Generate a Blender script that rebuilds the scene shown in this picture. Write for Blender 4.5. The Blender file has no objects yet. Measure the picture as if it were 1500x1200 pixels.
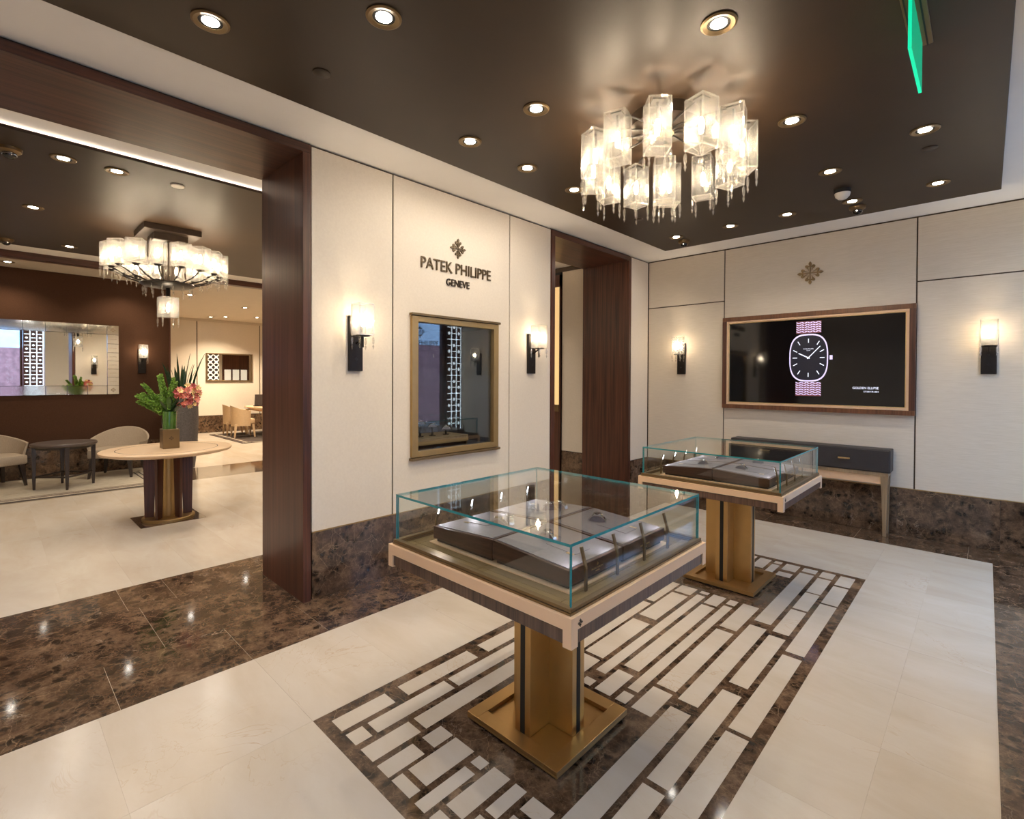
import bpy, bmesh, math, random
from mathutils import Vector, Matrix
random.seed(7)
PI = math.pi
S = bpy.context.scene
COL = S.collection

# ------------------------------------------------------------------ camera
YAW, PITCH, ROLL, FPX, CY, EYE = .75990, -.01130, .0042, 731.44, 562.60, 1.5
fw = Vector((-math.sin(YAW)*math.cos(PITCH), math.cos(YAW)*math.cos(PITCH), math.sin(PITCH)))
r0 = Vector((math.cos(YAW), math.sin(YAW), 0)); u0 = r0.cross(fw)
rt = r0*math.cos(ROLL)+u0*math.sin(ROLL); up = -r0*math.sin(ROLL)+u0*math.cos(ROLL)
cam = bpy.data.cameras.new('camera'); co = bpy.data.objects.new('camera', cam); COL.objects.link(co)
co.matrix_world = Matrix(((rt.x, up.x, -fw.x, 0), (rt.y, up.y, -fw.y, 0), (rt.z, up.z, -fw.z, EYE), (0, 0, 0, 1)))
cam.sensor_width = 36; cam.lens = FPX/1500*36; cam.shift_y = -(600-CY)/1500
cam.clip_start = .05; cam.clip_end = 100
S.camera = co

# ------------------------------------------------------------------ world, exposure, light levels
W = bpy.data.worlds.new('sky'); S.world = W; W.use_nodes = True
bg = W.node_tree.nodes['Background']; bg.inputs[0].default_value = (.46, .66, 1.0, 1); bg.inputs[1].default_value = 2.7
SUN = bpy.data.lights.new('sun', 'SUN'); SUN.energy = 4.2; SUN.angle = .01; SUN.color = (.86, .93, 1.)
so = bpy.data.objects.new('sun', SUN); COL.objects.link(so); so.rotation_euler = Vector((.76, .2, -.62)).to_track_quat('-Z', 'Y').to_euler()   # shines over the roof onto the houses across the street
S.view_settings.view_transform = 'Standard'; S.view_settings.look = 'None'
S.view_settings.gamma = 1; S.view_settings.use_curve_mapping = False
S.view_settings.exposure = 1.2
S.cycles.use_denoising = True
S.cycles.max_bounces = 10; S.cycles.transparent_max_bounces = 24; S.cycles.sample_clamp_indirect = 6
WARM = (1.0, .82, .60); WHITE = (1.0, .90, .77); COOL = (.88, .9, 1.0)
P_DOWN, P_FOYER, P_SHADE, P_SHADE2, P_SCONCE, P_POST, COVE = 13.5, 33, 13.0, 7.0, 8.5, .24, 8.

# ------------------------------------------------------------------ material helpers
def new_mat(name):
    m = bpy.data.materials.new(name); m.use_nodes = True
    nt = m.node_tree; return m, nt, nt.nodes['Principled BSDF']
def nd(nt, typ, **kw):
    n = nt.nodes.new(typ)
    for k, v in kw.items():
        if hasattr(n, k) and k not in n.inputs: setattr(n, k, v)
        else: n.inputs[k].default_value = v
    return n
def ramp(nt, fac, stops):
    n = nt.nodes.new('ShaderNodeValToRGB'); nt.links.new(fac, n.inputs[0])
    e = n.color_ramp.elements
    while len(e) < len(stops): e.new(.5)
    for i, (p, c) in enumerate(stops):
        e[i].position = p; e[i].color = (*c, 1) if len(c) == 3 else c
    return n.outputs[0]
def math_(nt, op, a, b=None):
    n = nt.nodes.new('ShaderNodeMath'); n.operation = op
    for i, x in enumerate((a, b)):
        if x is None: continue
        if isinstance(x, (int, float)): n.inputs[i].default_value = x
        else: nt.links.new(x, n.inputs[i])
    return n.outputs[0]
def coords(nt, scale=(1, 1, 1), rand=0., obj=False, rot=(0, 0, 0)):
    if obj: src = nt.nodes.new('ShaderNodeTexCoord').outputs['Object']
    else: src = nt.nodes.new('ShaderNodeNewGeometry').outputs['Position']
    if rand:
        oi = nt.nodes.new('ShaderNodeObjectInfo')
        c = nt.nodes.new('ShaderNodeCombineXYZ'); k = math_(nt, 'MULTIPLY', oi.outputs['Random'], rand)
        nt.links.new(k, c.inputs[0]); nt.links.new(k, c.inputs[1])
        a = nt.nodes.new('ShaderNodeVectorMath'); a.operation = 'ADD'
        nt.links.new(src, a.inputs[0]); nt.links.new(c.outputs[0], a.inputs[1]); src = a.outputs[0]
    mp = nt.nodes.new('ShaderNodeMapping'); mp.inputs['Scale'].default_value = scale; mp.inputs['Rotation'].default_value = rot
    nt.links.new(src, mp.inputs[0]); return mp.outputs[0]
def noise(nt, vec, scale, detail=4, rough=.55, dist=0.):
    n = nd(nt, 'ShaderNodeTexNoise', Scale=scale, Detail=detail, Roughness=rough, Distortion=dist)
    nt.links.new(vec, n.inputs['Vector']); return n.outputs['Fac']
def mixc(nt, fac, a, b):
    n = nt.nodes.new('ShaderNodeMix'); n.data_type = 'RGBA'
    for i, x in ((0, fac), (6, a), (7, b)):
        if isinstance(x, (int, float)): n.inputs[i].default_value = x
        elif isinstance(x, tuple): n.inputs[i].default_value = (*x, 1)
        else: nt.links.new(x, n.inputs[i])
    return n.outputs[2]
def bump(nt, b, h, strength=.2, dist=.01):
    n = nd(nt, 'ShaderNodeBump', Strength=strength, Distance=dist)
    nt.links.new(h, n.inputs['Height']); nt.links.new(n.outputs[0], b.inputs['Normal'])
def plain(name, col, rough=.5, metal=0., spec=.5, var=.0, vs=30, bmp=0., coat=0.):
    m, nt, b = new_mat(name)
    b.inputs['Base Color'].default_value = (*col, 1); b.inputs['Roughness'].default_value = rough
    b.inputs['Metallic'].default_value = metal; b.inputs['Specular IOR Level'].default_value = spec
    b.inputs['Coat Weight'].default_value = coat
    n = noise(nt, coords(nt), vs, 3)
    if var:
        lo = tuple(c*(1-var) for c in col); hi = tuple(min(1, c*(1+var)) for c in col)
        nt.links.new(ramp(nt, n, [(.3, lo), (.7, hi)]), b.inputs['Base Color'])
    if bmp: bump(nt, b, n, bmp, .004)
    return m
def wood(name, c1, c2, axis=2, rough=.36, dens=60, coat=.05):
    m, nt, b = new_mat(name)
    sc = [dens]*3; sc[axis] = 1.3
    n1 = noise(nt, coords(nt, tuple(sc), 9), 1, 4, .65); sc2 = [s*.22 for s in sc]; sc2[axis] = .5
    n2 = noise(nt, coords(nt, tuple(sc2), 9), 1, 2)
    f = math_(nt, 'ADD', math_(nt, 'MULTIPLY', n1, .65), math_(nt, 'MULTIPLY', n2, .35))
    nt.links.new(ramp(nt, f, [(.36, c1), (.64, c2)]), b.inputs['Base Color'])
    b.inputs['Roughness'].default_value = rough; b.inputs['Coat Weight'].default_value = coat; b.inputs['Coat Roughness'].default_value = .25
    bump(nt, b, n1, .05, .002); return m
def emit(name, col, strength):
    m, nt, b = new_mat(name)
    b.inputs['Base Color'].default_value = (*[min(1, c) for c in col], 1)
    b.inputs['Emission Color'].default_value = (*col, 1); b.inputs['Emission Strength'].default_value = strength
    n = noise(nt, coords(nt), 3); nt.links.new(ramp(nt, n, [(0, tuple(c*.97 for c in col)), (1, col)]), b.inputs['Emission Color'])
    return m
def fresnel(nt, ior):
    # the same reflectance from both sides of a thin sheet
    g = nt.nodes.new('ShaderNodeNewGeometry'); fr = nt.nodes.new('ShaderNodeFresnel')
    mr = nd(nt, 'ShaderNodeMapRange', **{'To Min': ior, 'To Max': 1/ior}); nt.links.new(g.outputs['Backfacing'], mr.inputs[0]); nt.links.new(mr.outputs[0], fr.inputs['IOR']); return fr
def thin_glass(name, tint=(.965, .985, .98), ior=1.5, rough=0.):
    m, nt, b = new_mat(name); nt.nodes.remove(b)
    fr = fresnel(nt, ior); tr = nd(nt, 'ShaderNodeBsdfTransparent', Color=(*tint, 1))
    gl = nd(nt, 'ShaderNodeBsdfGlossy', Roughness=rough, Color=(1, 1, 1, 1)); mx = nt.nodes.new('ShaderNodeMixShader')
    nt.links.new(fr.outputs[0], mx.inputs[0]); nt.links.new(tr.outputs[0], mx.inputs[1]); nt.links.new(gl.outputs[0], mx.inputs[2])
    nt.links.new(mx.outputs[0], nt.nodes['Material Output'].inputs[0]); return m
def cream_marble():
    m, nt, b = new_mat('cream_marble')
    P = coords(nt, (1, 1, 1), 41, rot=(0, 0, .5)); Ps = coords(nt, (.8, 2.2, 1), 41, rot=(0, 0, .5))
    n1 = noise(nt, Ps, 1.7, 7, .62, .5)
    base = ramp(nt, n1, [(.26, (.505, .415, .315)), (.5, (.555, .475, .38)), (.76, (.60, .53, .445))])
    n2 = noise(nt, P, 2.1, 5, .6, 1.3)
    v = math_(nt, 'ABSOLUTE', math_(nt, 'SUBTRACT', n2, .5))
    mr = nd(nt, 'ShaderNodeMapRange', **{'From Min': 0., 'From Max': .008, 'To Min': .55, 'To Max': 0.}); nt.links.new(v, mr.inputs[0])
    msk = nd(nt, 'ShaderNodeMapRange', **{'From Min': .5, 'From Max': .68}); nt.links.new(noise(nt, P, 1.3, 2), msk.inputs[0])
    nt.links.new(mixc(nt, math_(nt, 'MULTIPLY', mr.outputs[0], msk.outputs[0]), base, (.42, .27, .15)), b.inputs['Base Color'])
    b.inputs['Roughness'].default_value = .2; b.inputs['Specular IOR Level'].default_value = .45
    return m
def dark_marble():
    # brown breccia: black clasts in a mid brown ground, a network of tan veins, a few white ones
    m, nt, b = new_mat('dark_marble')
    P = coords(nt, (1, 1, 1), 23)
    wv = nd(nt, 'ShaderNodeTexNoise', Scale=7., Detail=4., Roughness=.6); nt.links.new(P, wv.inputs['Vector'])
    a = nt.nodes.new('ShaderNodeVectorMath'); a.operation = 'MULTIPLY_ADD'; a.inputs[1].default_value = (.11, .11, .11)
    nt.links.new(wv.outputs['Color'], a.inputs[0]); nt.links.new(P, a.inputs[2]); Q = a.outputs[0]
    def mr(v, f0, f1, t0, t1):
        n = nd(nt, 'ShaderNodeMapRange', **{'From Min': f0, 'From Max': f1, 'To Min': t0, 'To Max': t1}); nt.links.new(v, n.inputs[0]); return n.outputs[0]
    base = ramp(nt, noise(nt, P, 5.5, 9, .74), [(.36, (.040, .022, .013)), (.5, (.100, .058, .034)), (.66, (.215, .135, .08))])
    v1 = nd(nt, 'ShaderNodeTexVoronoi', Scale=19.); nt.links.new(Q, v1.inputs['Vector'])
    cl = math_(nt, 'MULTIPLY', mr(v1.outputs['Distance'], .28, .62, 1., 0.), mr(noise(nt, P, 6, 4, .6), .42, .54, 0., .95))
    c = mixc(nt, cl, base, (.012, .008, .006))
    fine = noise(nt, Q, 55, 4, .7); c = mixc(nt, mr(fine, .56, .72, 0., .35), c, (.33, .22, .135)); c = mixc(nt, mr(fine, .44, .28, 0., .6), c, (.02, .012, .008))
    for sc, w, st, col, ms in ((9., .022, .42, (.42, .28, .17), 3), (27., .05, .34, (.33, .21, .12), 7)):
        vo = nd(nt, 'ShaderNodeTexVoronoi', feature='DISTANCE_TO_EDGE', Scale=sc); nt.links.new(Q, vo.inputs['Vector'])
        c = mixc(nt, math_(nt, 'MULTIPLY', mr(vo.outputs['Distance'], 0., w, st, 0.), mr(noise(nt, P, ms, 3), .44, .6, 0., 1.)), c, col)
    v = math_(nt, 'ABSOLUTE', math_(nt, 'SUBTRACT', noise(nt, P, 1.9, 6, .6, 1.6), .52))
    nt.links.new(mixc(nt, math_(nt, 'MULTIPLY', mr(v, 0., .005, .55, 0.), mr(noise(nt, P, 2.3, 2), .53, .66, 0., 1.)), c, (.62, .48, .37)), b.inputs['Base Color'])
    b.inputs['Roughness'].default_value = .07
    return m
def fabric(name, c1, c2, axis_scale=(6, 6, 160), bmp=.25, rough=.85):
    m, nt, b = new_mat(name)
    n = noise(nt, coords(nt, axis_scale, 11), 1, 4, .7)
    nt.links.new(ramp(nt, n, [(.3, c1), (.7, c2)]), b.inputs['Base Color'])
    b.inputs['Roughness'].default_value = rough; b.inputs['Specular IOR Level'].default_value = .25
    bump(nt, b, n, bmp, .003); return m
def cut_glass(name, lo, hi):
    # pressed crystal: a fine diamond hatching of ridges that scatter light, with clearer glass between them
    m, nt, b = new_mat(name); nt.nodes.remove(b)
    tc = nt.nodes.new('ShaderNodeTexCoord'); sp = nt.nodes.new('ShaderNodeSeparateXYZ'); nt.links.new(tc.outputs['Object'], sp.inputs[0])
    s = math_(nt, 'ADD', sp.outputs[0], sp.outputs[1]); k = 2*PI/.015
    d1 = math_(nt, 'SINE', math_(nt, 'MULTIPLY', math_(nt, 'ADD', s, sp.outputs[2]), k))
    d2 = math_(nt, 'SINE', math_(nt, 'MULTIPLY', math_(nt, 'SUBTRACT', s, sp.outputs[2]), k))
    rd = math_(nt, 'MAXIMUM', d1, d2)
    mr = nd(nt, 'ShaderNodeMapRange', **{'From Min': -.1, 'From Max': .85, 'To Min': lo, 'To Max': hi}); nt.links.new(rd, mr.inputs[0])
    tl = nd(nt, 'ShaderNodeBsdfTranslucent', Color=(.95, .93, .9, 1)); tr = nd(nt, 'ShaderNodeBsdfTransparent', Color=(.84, .83, .81, 1))
    gl = nd(nt, 'ShaderNodeBsdfGlossy', Roughness=.22, Color=(.6, .6, .6, 1)); fr = fresnel(nt, 1.4)
    m1 = nt.nodes.new('ShaderNodeMixShader'); nt.links.new(mr.outputs[0], m1.inputs[0]); nt.links.new(tr.outputs[0], m1.inputs[1]); nt.links.new(tl.outputs[0], m1.inputs[2])
    m2 = nt.nodes.new('ShaderNodeMixShader'); nt.links.new(fr.outputs[0], m2.inputs[0]); nt.links.new(m1.outputs[0], m2.inputs[1]); nt.links.new(gl.outputs[0], m2.inputs[2])
    nt.links.new(m2.outputs[0], nt.nodes['Material Output'].inputs[0]); return m
def crystal(name, tlw=.12):
    m, nt, b = new_mat(name); nt.nodes.remove(b)
    fr = fresnel(nt, 1.9); tr = nd(nt, 'ShaderNodeBsdfTransparent', Color=(.93, .92, .9, 1))
    gl = nd(nt, 'ShaderNodeBsdfGlossy', Roughness=.03); tl = nd(nt, 'ShaderNodeBsdfTranslucent', Color=(1, .97, .92, 1))
    m0 = nd(nt, 'ShaderNodeMixShader', Fac=tlw); nt.links.new(tr.outputs[0], m0.inputs[1]); nt.links.new(tl.outputs[0], m0.inputs[2])
    mx = nt.nodes.new('ShaderNodeMixShader'); nt.links.new(fr.outputs[0], mx.inputs[0]); nt.links.new(m0.outputs[0], mx.inputs[1]); nt.links.new(gl.outputs[0], mx.inputs[2])
    nt.links.new(mx.outputs[0], nt.nodes['Material Output'].inputs[0]); return m

M = dict(
    cove=emit('cove_led', (1, .84, .68), COVE),     cream=cream_marble(), dark=dark_marble(), grout=plain('grout', (.55, .46, .35), .8),
    dgrout=plain('dark_grout', (.05, .03, .02), .7),
    fab=fabric('cream_wall_fabric', (.63, .545, .43), (.72, .635, .52), (7, 7, 170), .35),
    fabplain=fabric('plain_cream_wall', (.69, .61, .50), (.74, .66, .545), (60, 60, 60), .12),
    brownfab=fabric('brown_wall_fabric', (.062, .028, .014), (.092, .042, .022), (110, 110, 110), .3),
    joint=plain('bronze_joint', (.07, .045, .025), .5, .3), white=plain('white_paint', (.88, .845, .79), .75, var=.015, vs=4),
    brownceil=plain('brown_ceiling_lacquer', (.034, .0185, .0085), .46, 0., .42, var=.08, vs=5),
    creamceil=plain('cream_ceiling_paint', (.62, .54, .43), .8, var=.02, vs=4),
    woodv=wood('dark_wood_upright', (.034, .0105, .0055), (.125, .042, .022), 2, .36), woody=wood('dark_wood_lengthwise', (.034, .0105, .0055), (.125, .042, .022), 1, .36),
    woodx=wood('dark_wood_crosswise', (.034, .0105, .0055), (.125, .042, .022), 0, .3),
    macassar=wood('striped_dark_wood', (.05, .026, .018), (.17, .095, .06), 2, .35, 75), walnut=wood('tray_wood', (.035, .016, .011), (.085, .04, .026), 0, .3, 70),
    frameW=wood('screen_frame_wood', (.085, .03, .013), (.21, .085, .038), 2, .3, 70), frameWx=wood('screen_frame_wood_long', (.085, .03, .013), (.21, .085, .038), 2, .3, 70),
    brass=plain('brushed_brass', (.54, .345, .14), .33, .92, var=.05, vs=9), bronze=plain('brushed_bronze', (.44, .295, .125), .4, .8, var=.06, vs=9), bronzed=plain('dark_bronze', (.22, .15, .075), .4, .8, var=.05, vs=9),
    deck=plain('bronze_deck', (.30, .215, .105), .42, .75, var=.08, vs=12), slot=plain('black_groove', (.006, .005, .004), .6),
    champ=plain('champagne_metal', (.93, .66, .43), .45, .5, var=.02, vs=8), framec=plain('champagne_trim', (.72, .49, .31), .38, .15, var=.02, vs=8),
    gold=plain('gold_metal', (.75, .56, .30), .3, 1., var=.04), steel=plain('steel', (.72, .72, .73), .18, 1., var=.04),
    greylea=plain('grey_leather', (.185, .165, .178), .55, 0, .4, var=.08, vs=90, bmp=.15), dkmetal=plain('dark_brown_metal', (.05, .034, .024), .42, .6, var=.06), black=plain('black_metal', (.016, .012, .010), .38, .5, var=.1),
    blackm=plain('matte_black', (.012, .011, .011), .55, var=.1), conslea=plain('console_leather', (.035, .030, .030), .5, 0, .4, var=.1, vs=120, bmp=.1),
    oak=wood('pale_oak', (.42, .26, .13), (.62, .42, .24), 1, .35, 40), veneer=plain('pale_table_veneer', (.62, .43, .26), .33, 0, .4, var=.04, vs=5, coat=0), oakz=wood('grey_oak_upright', (.20, .13, .07), (.36, .25, .14), 2, .4, 60),
    teal=plain('glass_edge', (.035, .26, .27), .12, 0, .6, var=.15, vs=25), glass=thin_glass('clear_glass'), dglass=thin_glass('display_glass', (.9, .93, .93), 1.75),
    wglass=thin_glass('window_glass', (.9, .94, .95), 1.4),
    screen=plain('screen_glass', (.004, .004, .005), .06, 0, .6), mirror=plain('mirror_silver', (.86, .86, .84), .015, 1.), mirroretch=plain('mirror_border', (.78, .77, .74), .06, 1., var=.02),
    shade=cut_glass('cut_glass_shade', .004, .05), shadef=cut_glass('frosted_glass_shade', .03, .11), shadedge=crystal('shade_edge', .16), crystal=crystal('crystal_drop'), bulb=emit('bulb_glow', (1, .83, .6), 26), lens=emit('lamp_lens', (1, .93, .82), 22),
    lensc=emit('cool_lamp_lens', (.88, .95, 1), 22), led=emit('led_chip', (.85, .92, 1), 7),
    taupe=fabric('taupe_upholstery', (.36, .29, .215), (.47, .385, .29), (120, 120, 120), .3), tan=plain('tan_leather', (.58, .40, .23), .5, var=.05),
    rugc=fabric('pale_rug_pile', (.36, .305, .225), (.50, .43, .33), (40, 12, 30), .5, .95), rugd=plain('dark_rug_pile', (.045, .03, .022), .95, var=.2, vs=60),
    rugm=plain('brown_rug_pile', (.085, .05, .035), .95, var=.2, vs=60), espresso=plain('espresso_wood', (.030, .020, .017), .3, 0, .5, var=.15, vs=30, coat=.3),
    tabletopd=plain('table_leather', (.085, .062, .052), .35, 0, .5, var=.08), planter=plain('planter_stone', (.115, .098, .09), .6, var=.25, vs=45, bmp=.3),
    soil=plain('soil', (.03, .02, .014), .9, var=.3), leafd=plain('dark_leaf', (.016, .05, .018), .4, var=.4, vs=30), leafg=plain('fresh_leaf', (.20, .34, .045), .5, var=.5, vs=40),
    stem=plain('green_stem', (.07, .16, .03), .5, var=.3), petal_r=plain('red_petal', (.36, .05, .05), .5, var=.3, vs=60), petal_p=plain('coral_petal', (.66, .20, .14), .5, var=.35, vs=60),
    petal_y=plain('cream_petal', (.80, .58, .25), .5, var=.2, vs=60), greengl=plain('green_vase_glass', (.05, .13, .015), .08, 0, .6, var=.4, vs=9, coat=.6),
    cablit=emit('cabinet_lit_panel', (.75, .72, .62), .30), exitg=emit('exit_panel_edge', (.0, .80, .42), .38), exitf=emit('exit_panel_face', (.0, .62, .32), .19), ivory=plain('ivory_plastic', (.75, .70, .62), .4),
    amber=emit('amber_lit_panel', (.62, .40, .17), .55), strip=emit('slot_daylight_glow', (.75, .88, 1.0), 1.6), brick=plain('street_brick', (.17, .085, .10), .9, var=.3, vs=6),
    stone=plain('street_stone', (.34, .43, .56), .9, var=.1, vs=3), asphalt=plain('street_paving', (.20, .21, .23), .85, var=.15, vs=4),
    pxl=emit('screen_lilac', (.60, .52, .80), .42), pxw=emit('screen_white', (.80, .85, 1.0), .42), pxr=emit('screen_rust', (.10, .028, .035), .5), pxd=emit('screen_dial', (.004, .004, .010), .5),
    niche=plain('niche_lining', (.035, .034, .038), .7, var=.05), paper=plain('card_print', (.05, .035, .03), .5, var=.3, vs=80),
    red=emit('red_led', (1, .05, .08), 2), letter=plain('bronze_letter', (.115, .08, .042), .4, .6), letter_d=plain('dark_letter', (.055, .04, .025), .4, .5),
)

# ------------------------------------------------------------------ geometry helpers
class MB:
    def __init__(self): self.v = []; self.f = []; self.mi = []; self.T = Matrix()
    def add(self, vs, fs, mi=0):
        o = len(self.v); self.v += [tuple(self.T @ Vector(p)) for p in vs]
        self.f += [tuple(o+i for i in f) for f in fs]; self.mi += [mi]*len(fs); return self
    def box(self, x0, x1, y0, y1, z0, z1, mi=0):
        return self.add([(x0, y0, z0), (x1, y0, z0), (x1, y1, z0), (x0, y1, z0), (x0, y0, z1), (x1, y0, z1), (x1, y1, z1), (x0, y1, z1)],
                        [(3, 2, 1, 0), (4, 5, 6, 7), (0, 1, 5, 4), (1, 2, 6, 5), (2, 3, 7, 6), (3, 0, 4, 7)], mi)
    def lathe(self, prof, seg=24, c=(0, 0, 0), mi=0, a0=0., a1=2*PI, sx=1, sy=1, cap=True):
        full = abs(a1-a0-2*PI) < 1e-6; n = seg if full else seg+1; vs = []; fs = []
        for r, z in prof:
            for i in range(n):
                a = a0+(a1-a0)*i/seg; vs.append((c[0]+r*sx*math.cos(a), c[1]+r*sy*math.sin(a), c[2]+z))
        for j in range(len(prof)-1):
            for i in range(seg):
                k = (i+1) % n if full else i+1
                fs.append((j*n+i, j*n+k, (j+1)*n+k, (j+1)*n+i))
        if full and cap:
            if prof[0][0] > 1e-5: fs.append(tuple(range(n-1, -1, -1)))
            if prof[-1][0] > 1e-5: fs.append(tuple((len(prof)-1)*n+i for i in range(n)))
        return self.add(vs, fs, mi)
    def cyl(self, x, y, z0, z1, r, seg=16, mi=0, r1=None): return self.lathe([(r, z0), (r if r1 is None else r1, z1)], seg, (x, y, 0), mi)
    def tube(self, pts, r, seg=8, mi=0):
        pts = [Vector(p) for p in pts]; n = len(pts); rs = r if isinstance(r, (list, tuple)) else [r]*n; vs = []; fs = []
        for i, p in enumerate(pts):
            d = (pts[min(i+1, n-1)]-pts[max(i-1, 0)]).normalized()
            a = d.cross(Vector((0, 0, 1)) if abs(d.z) < .95 else Vector((1, 0, 0))).normalized(); b = d.cross(a)
            for k in range(seg):
                t = 2*PI*k/seg; vs.append(p+a*rs[i]*math.cos(t)+b*rs[i]*math.sin(t))
        for i in range(n-1):
            for k in range(seg): fs.append((i*seg+k, i*seg+(k+1) % seg, (i+1)*seg+(k+1) % seg, (i+1)*seg+k))
        fs.append(tuple(range(seg-1, -1, -1))); fs.append(tuple((n-1)*seg+k for k in range(seg)))
        return self.add(vs, fs, mi)
    def prism(self, poly, z0, z1, mi=0, smi=None):
        n = len(poly); vs = [(x, y, z0) for x, y in poly]+[(x, y, z1) for x, y in poly]
        self.add(vs, [tuple(range(n-1, -1, -1)), tuple(range(n, 2*n))], mi)
        o = len(self.v)-2*n
        for i in range(n): self.f.append((o+i, o+(i+1) % n, o+n+(i+1) % n, o+n+i)); self.mi.append(mi if smi is None else smi)
        return self
    def mesh(self, name, mats, bevel=0., smooth=False, seg=2):
        me = bpy.data.meshes.new(name); me.from_pydata(self.v, [], self.f)
        for m in (mats if isinstance(mats, (list, tuple)) else [mats]): me.materials.append(m)
        for p, i in zip(me.polygons, self.mi): p.material_index = i
        bm = bmesh.new(); bm.from_mesh(me)
        bmesh.ops.recalc_face_normals(bm, faces=bm.faces)
        if bevel:
            es = [e for e in bm.edges if len(e.link_faces) == 2 and e.calc_face_angle(0) > .6]
            bmesh.ops.bevel(bm, geom=es, offset=bevel, segments=seg, profile=.5, affect='EDGES', clamp_overlap=True)
        if smooth:
            for f in bm.faces: f.smooth = True
            for e in bm.edges: e.smooth = len(e.link_faces) == 2 and e.calc_face_angle(0) < .62
        bm.to_mesh(me); bm.free(); return me
    def build(self, name, mats, parent=None, **kw): return link(name, self.mesh(name, mats, **kw), parent)
def link(name, data, parent=None, loc=(0, 0, 0), rz=0):
    o = bpy.data.objects.new(name, data); COL.objects.link(o); o.location = loc; o.rotation_euler = (0, 0, rz)
    if parent is not None: o.parent = parent
    return o
def struct(o): o['kind'] = 'structure'; return o
def tag(o, label, cat, group=None):
    o['label'] = label; o['category'] = cat
    if group: o['group'] = group
    return o
def thing(name, label, cat, loc=(0, 0, 0), rz=0, group=None):
    return tag(link(name, None, None, loc, rz), label, cat, group)
def clone(o, parent=None):
    c = o.copy(); COL.objects.link(c)
    if parent is not None: c.parent = parent
    for ch in list(o.children): clone(ch, c)
    return c
def redo(root, loc, rz, label):
    c = clone(root); c.location = loc; c.rotation_euler = (0, 0, rz); c['label'] = label; return c
def lamp(kind, name, parent, loc, power, col, **kw):
    L = bpy.data.lights.new(name, kind); L.energy = power; L.color = col
    for k, v in kw.items(): setattr(L, k, v)
    return link(name, L, parent, loc)
UB = MB().box(-.5, .5, -.5, .5, -.5, .5)
def unit(m): return UB.mesh('piece', M[m])
UNIT = {k: unit(k) for k in ('cream', 'dark')}
def piece(name, m, parent, x0, x1, y0, y1, z0, z1):
    o = link(name, UNIT[m], parent, ((x0+x1)/2, (y0+y1)/2, (z0+z1)/2)); o.scale = (x1-x0, y1-y0, z1-z0); return o
def text_mesh(body, height, width, depth, mat, name, parent, M4, align='CENTER'):
    cu = bpy.data.curves.new(name, 'FONT'); cu.body = body; cu.align_x = 'LEFT'; cu.size = 1; cu.extrude = .5; cu.resolution_u = 3
    t = bpy.data.objects.new(name, cu); COL.objects.link(t)
    me = bpy.data.meshes.new_from_object(t.evaluated_get(bpy.context.evaluated_depsgraph_get()))
    bpy.data.objects.remove(t)
    xs = [v.co.x for v in me.vertices]; ys = [v.co.y for v in me.vertices]; x0, x1, y0, y1 = min(xs), max(xs), min(ys), max(ys)
    sx = width/(x1-x0); sy = height/(y1-y0)
    for v in me.vertices:
        p = Vector(((v.co.x-(x0+x1)/2)*sx, (v.co.y-(y0+y1)/2)*sy, v.co.z*depth)); v.co = M4 @ p
    me.materials.clear(); me.materials.append(M[mat]); me.name = name
    return link(name, me, parent)
def emblem_mb(s, d, mb=None, mi=0):
    # four fleur arms in the local xy plane, overall size s, thickness d
    mb = mb or MB(); T0 = mb.T.copy()
    def blob(x, y, rx, ry, n=10): return [(x+rx*math.cos(2*PI*i/n), y+ry*math.sin(2*PI*i/n)) for i in range(n)]
    for k in range(4):
        mb.T = T0 @ Matrix.Rotation(k*PI/2, 4, 'Z') @ Matrix.Scale(s/2, 4, (1, 0, 0)) @ Matrix.Scale(s/2, 4, (0, 1, 0))
        mb.prism([(-.035, 0), (.035, 0), (.05, .62), (-.05, .62)], 0, d, mi)
        mb.prism([(-.05, .6), (.05, .6), (.12, .78), (.09, .88), (0, 1), (-.09, .88), (-.12, .78)], 0, d, mi)
        for sg in (1, -1):
            q = [(.10, .20), (.15, .24), (.20, .36), (.34, .46), (.39, .58), (.34, .68), (.22, .69), (.14, .62), (.05, .62), (.05, .52), (.17, .52), (.17, .44)]
            p = [(sg*x, y) for x, y in q]
            mb.prism(p if sg > 0 else p[::-1], 0, d*.98, mi)
    mb.T = T0; return mb

# ------------------------------------------------------------------ dimensions of the rooms
XL, XR, YB, YF = -3.283, .5, 6.093, -1.6
XB = -3.97                       # back face of the lettered wall
XLO, XD = -10.10, -15.2          # brown lounge wall, far dining wall
YC, Y0 = 5.75, -1.6              # side walls of the foyer
ZW, ZC, ZB = 3.053, 3.11, 3.04   # wall top, white ceiling, dropped brown ceiling
BASE = .452

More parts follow.
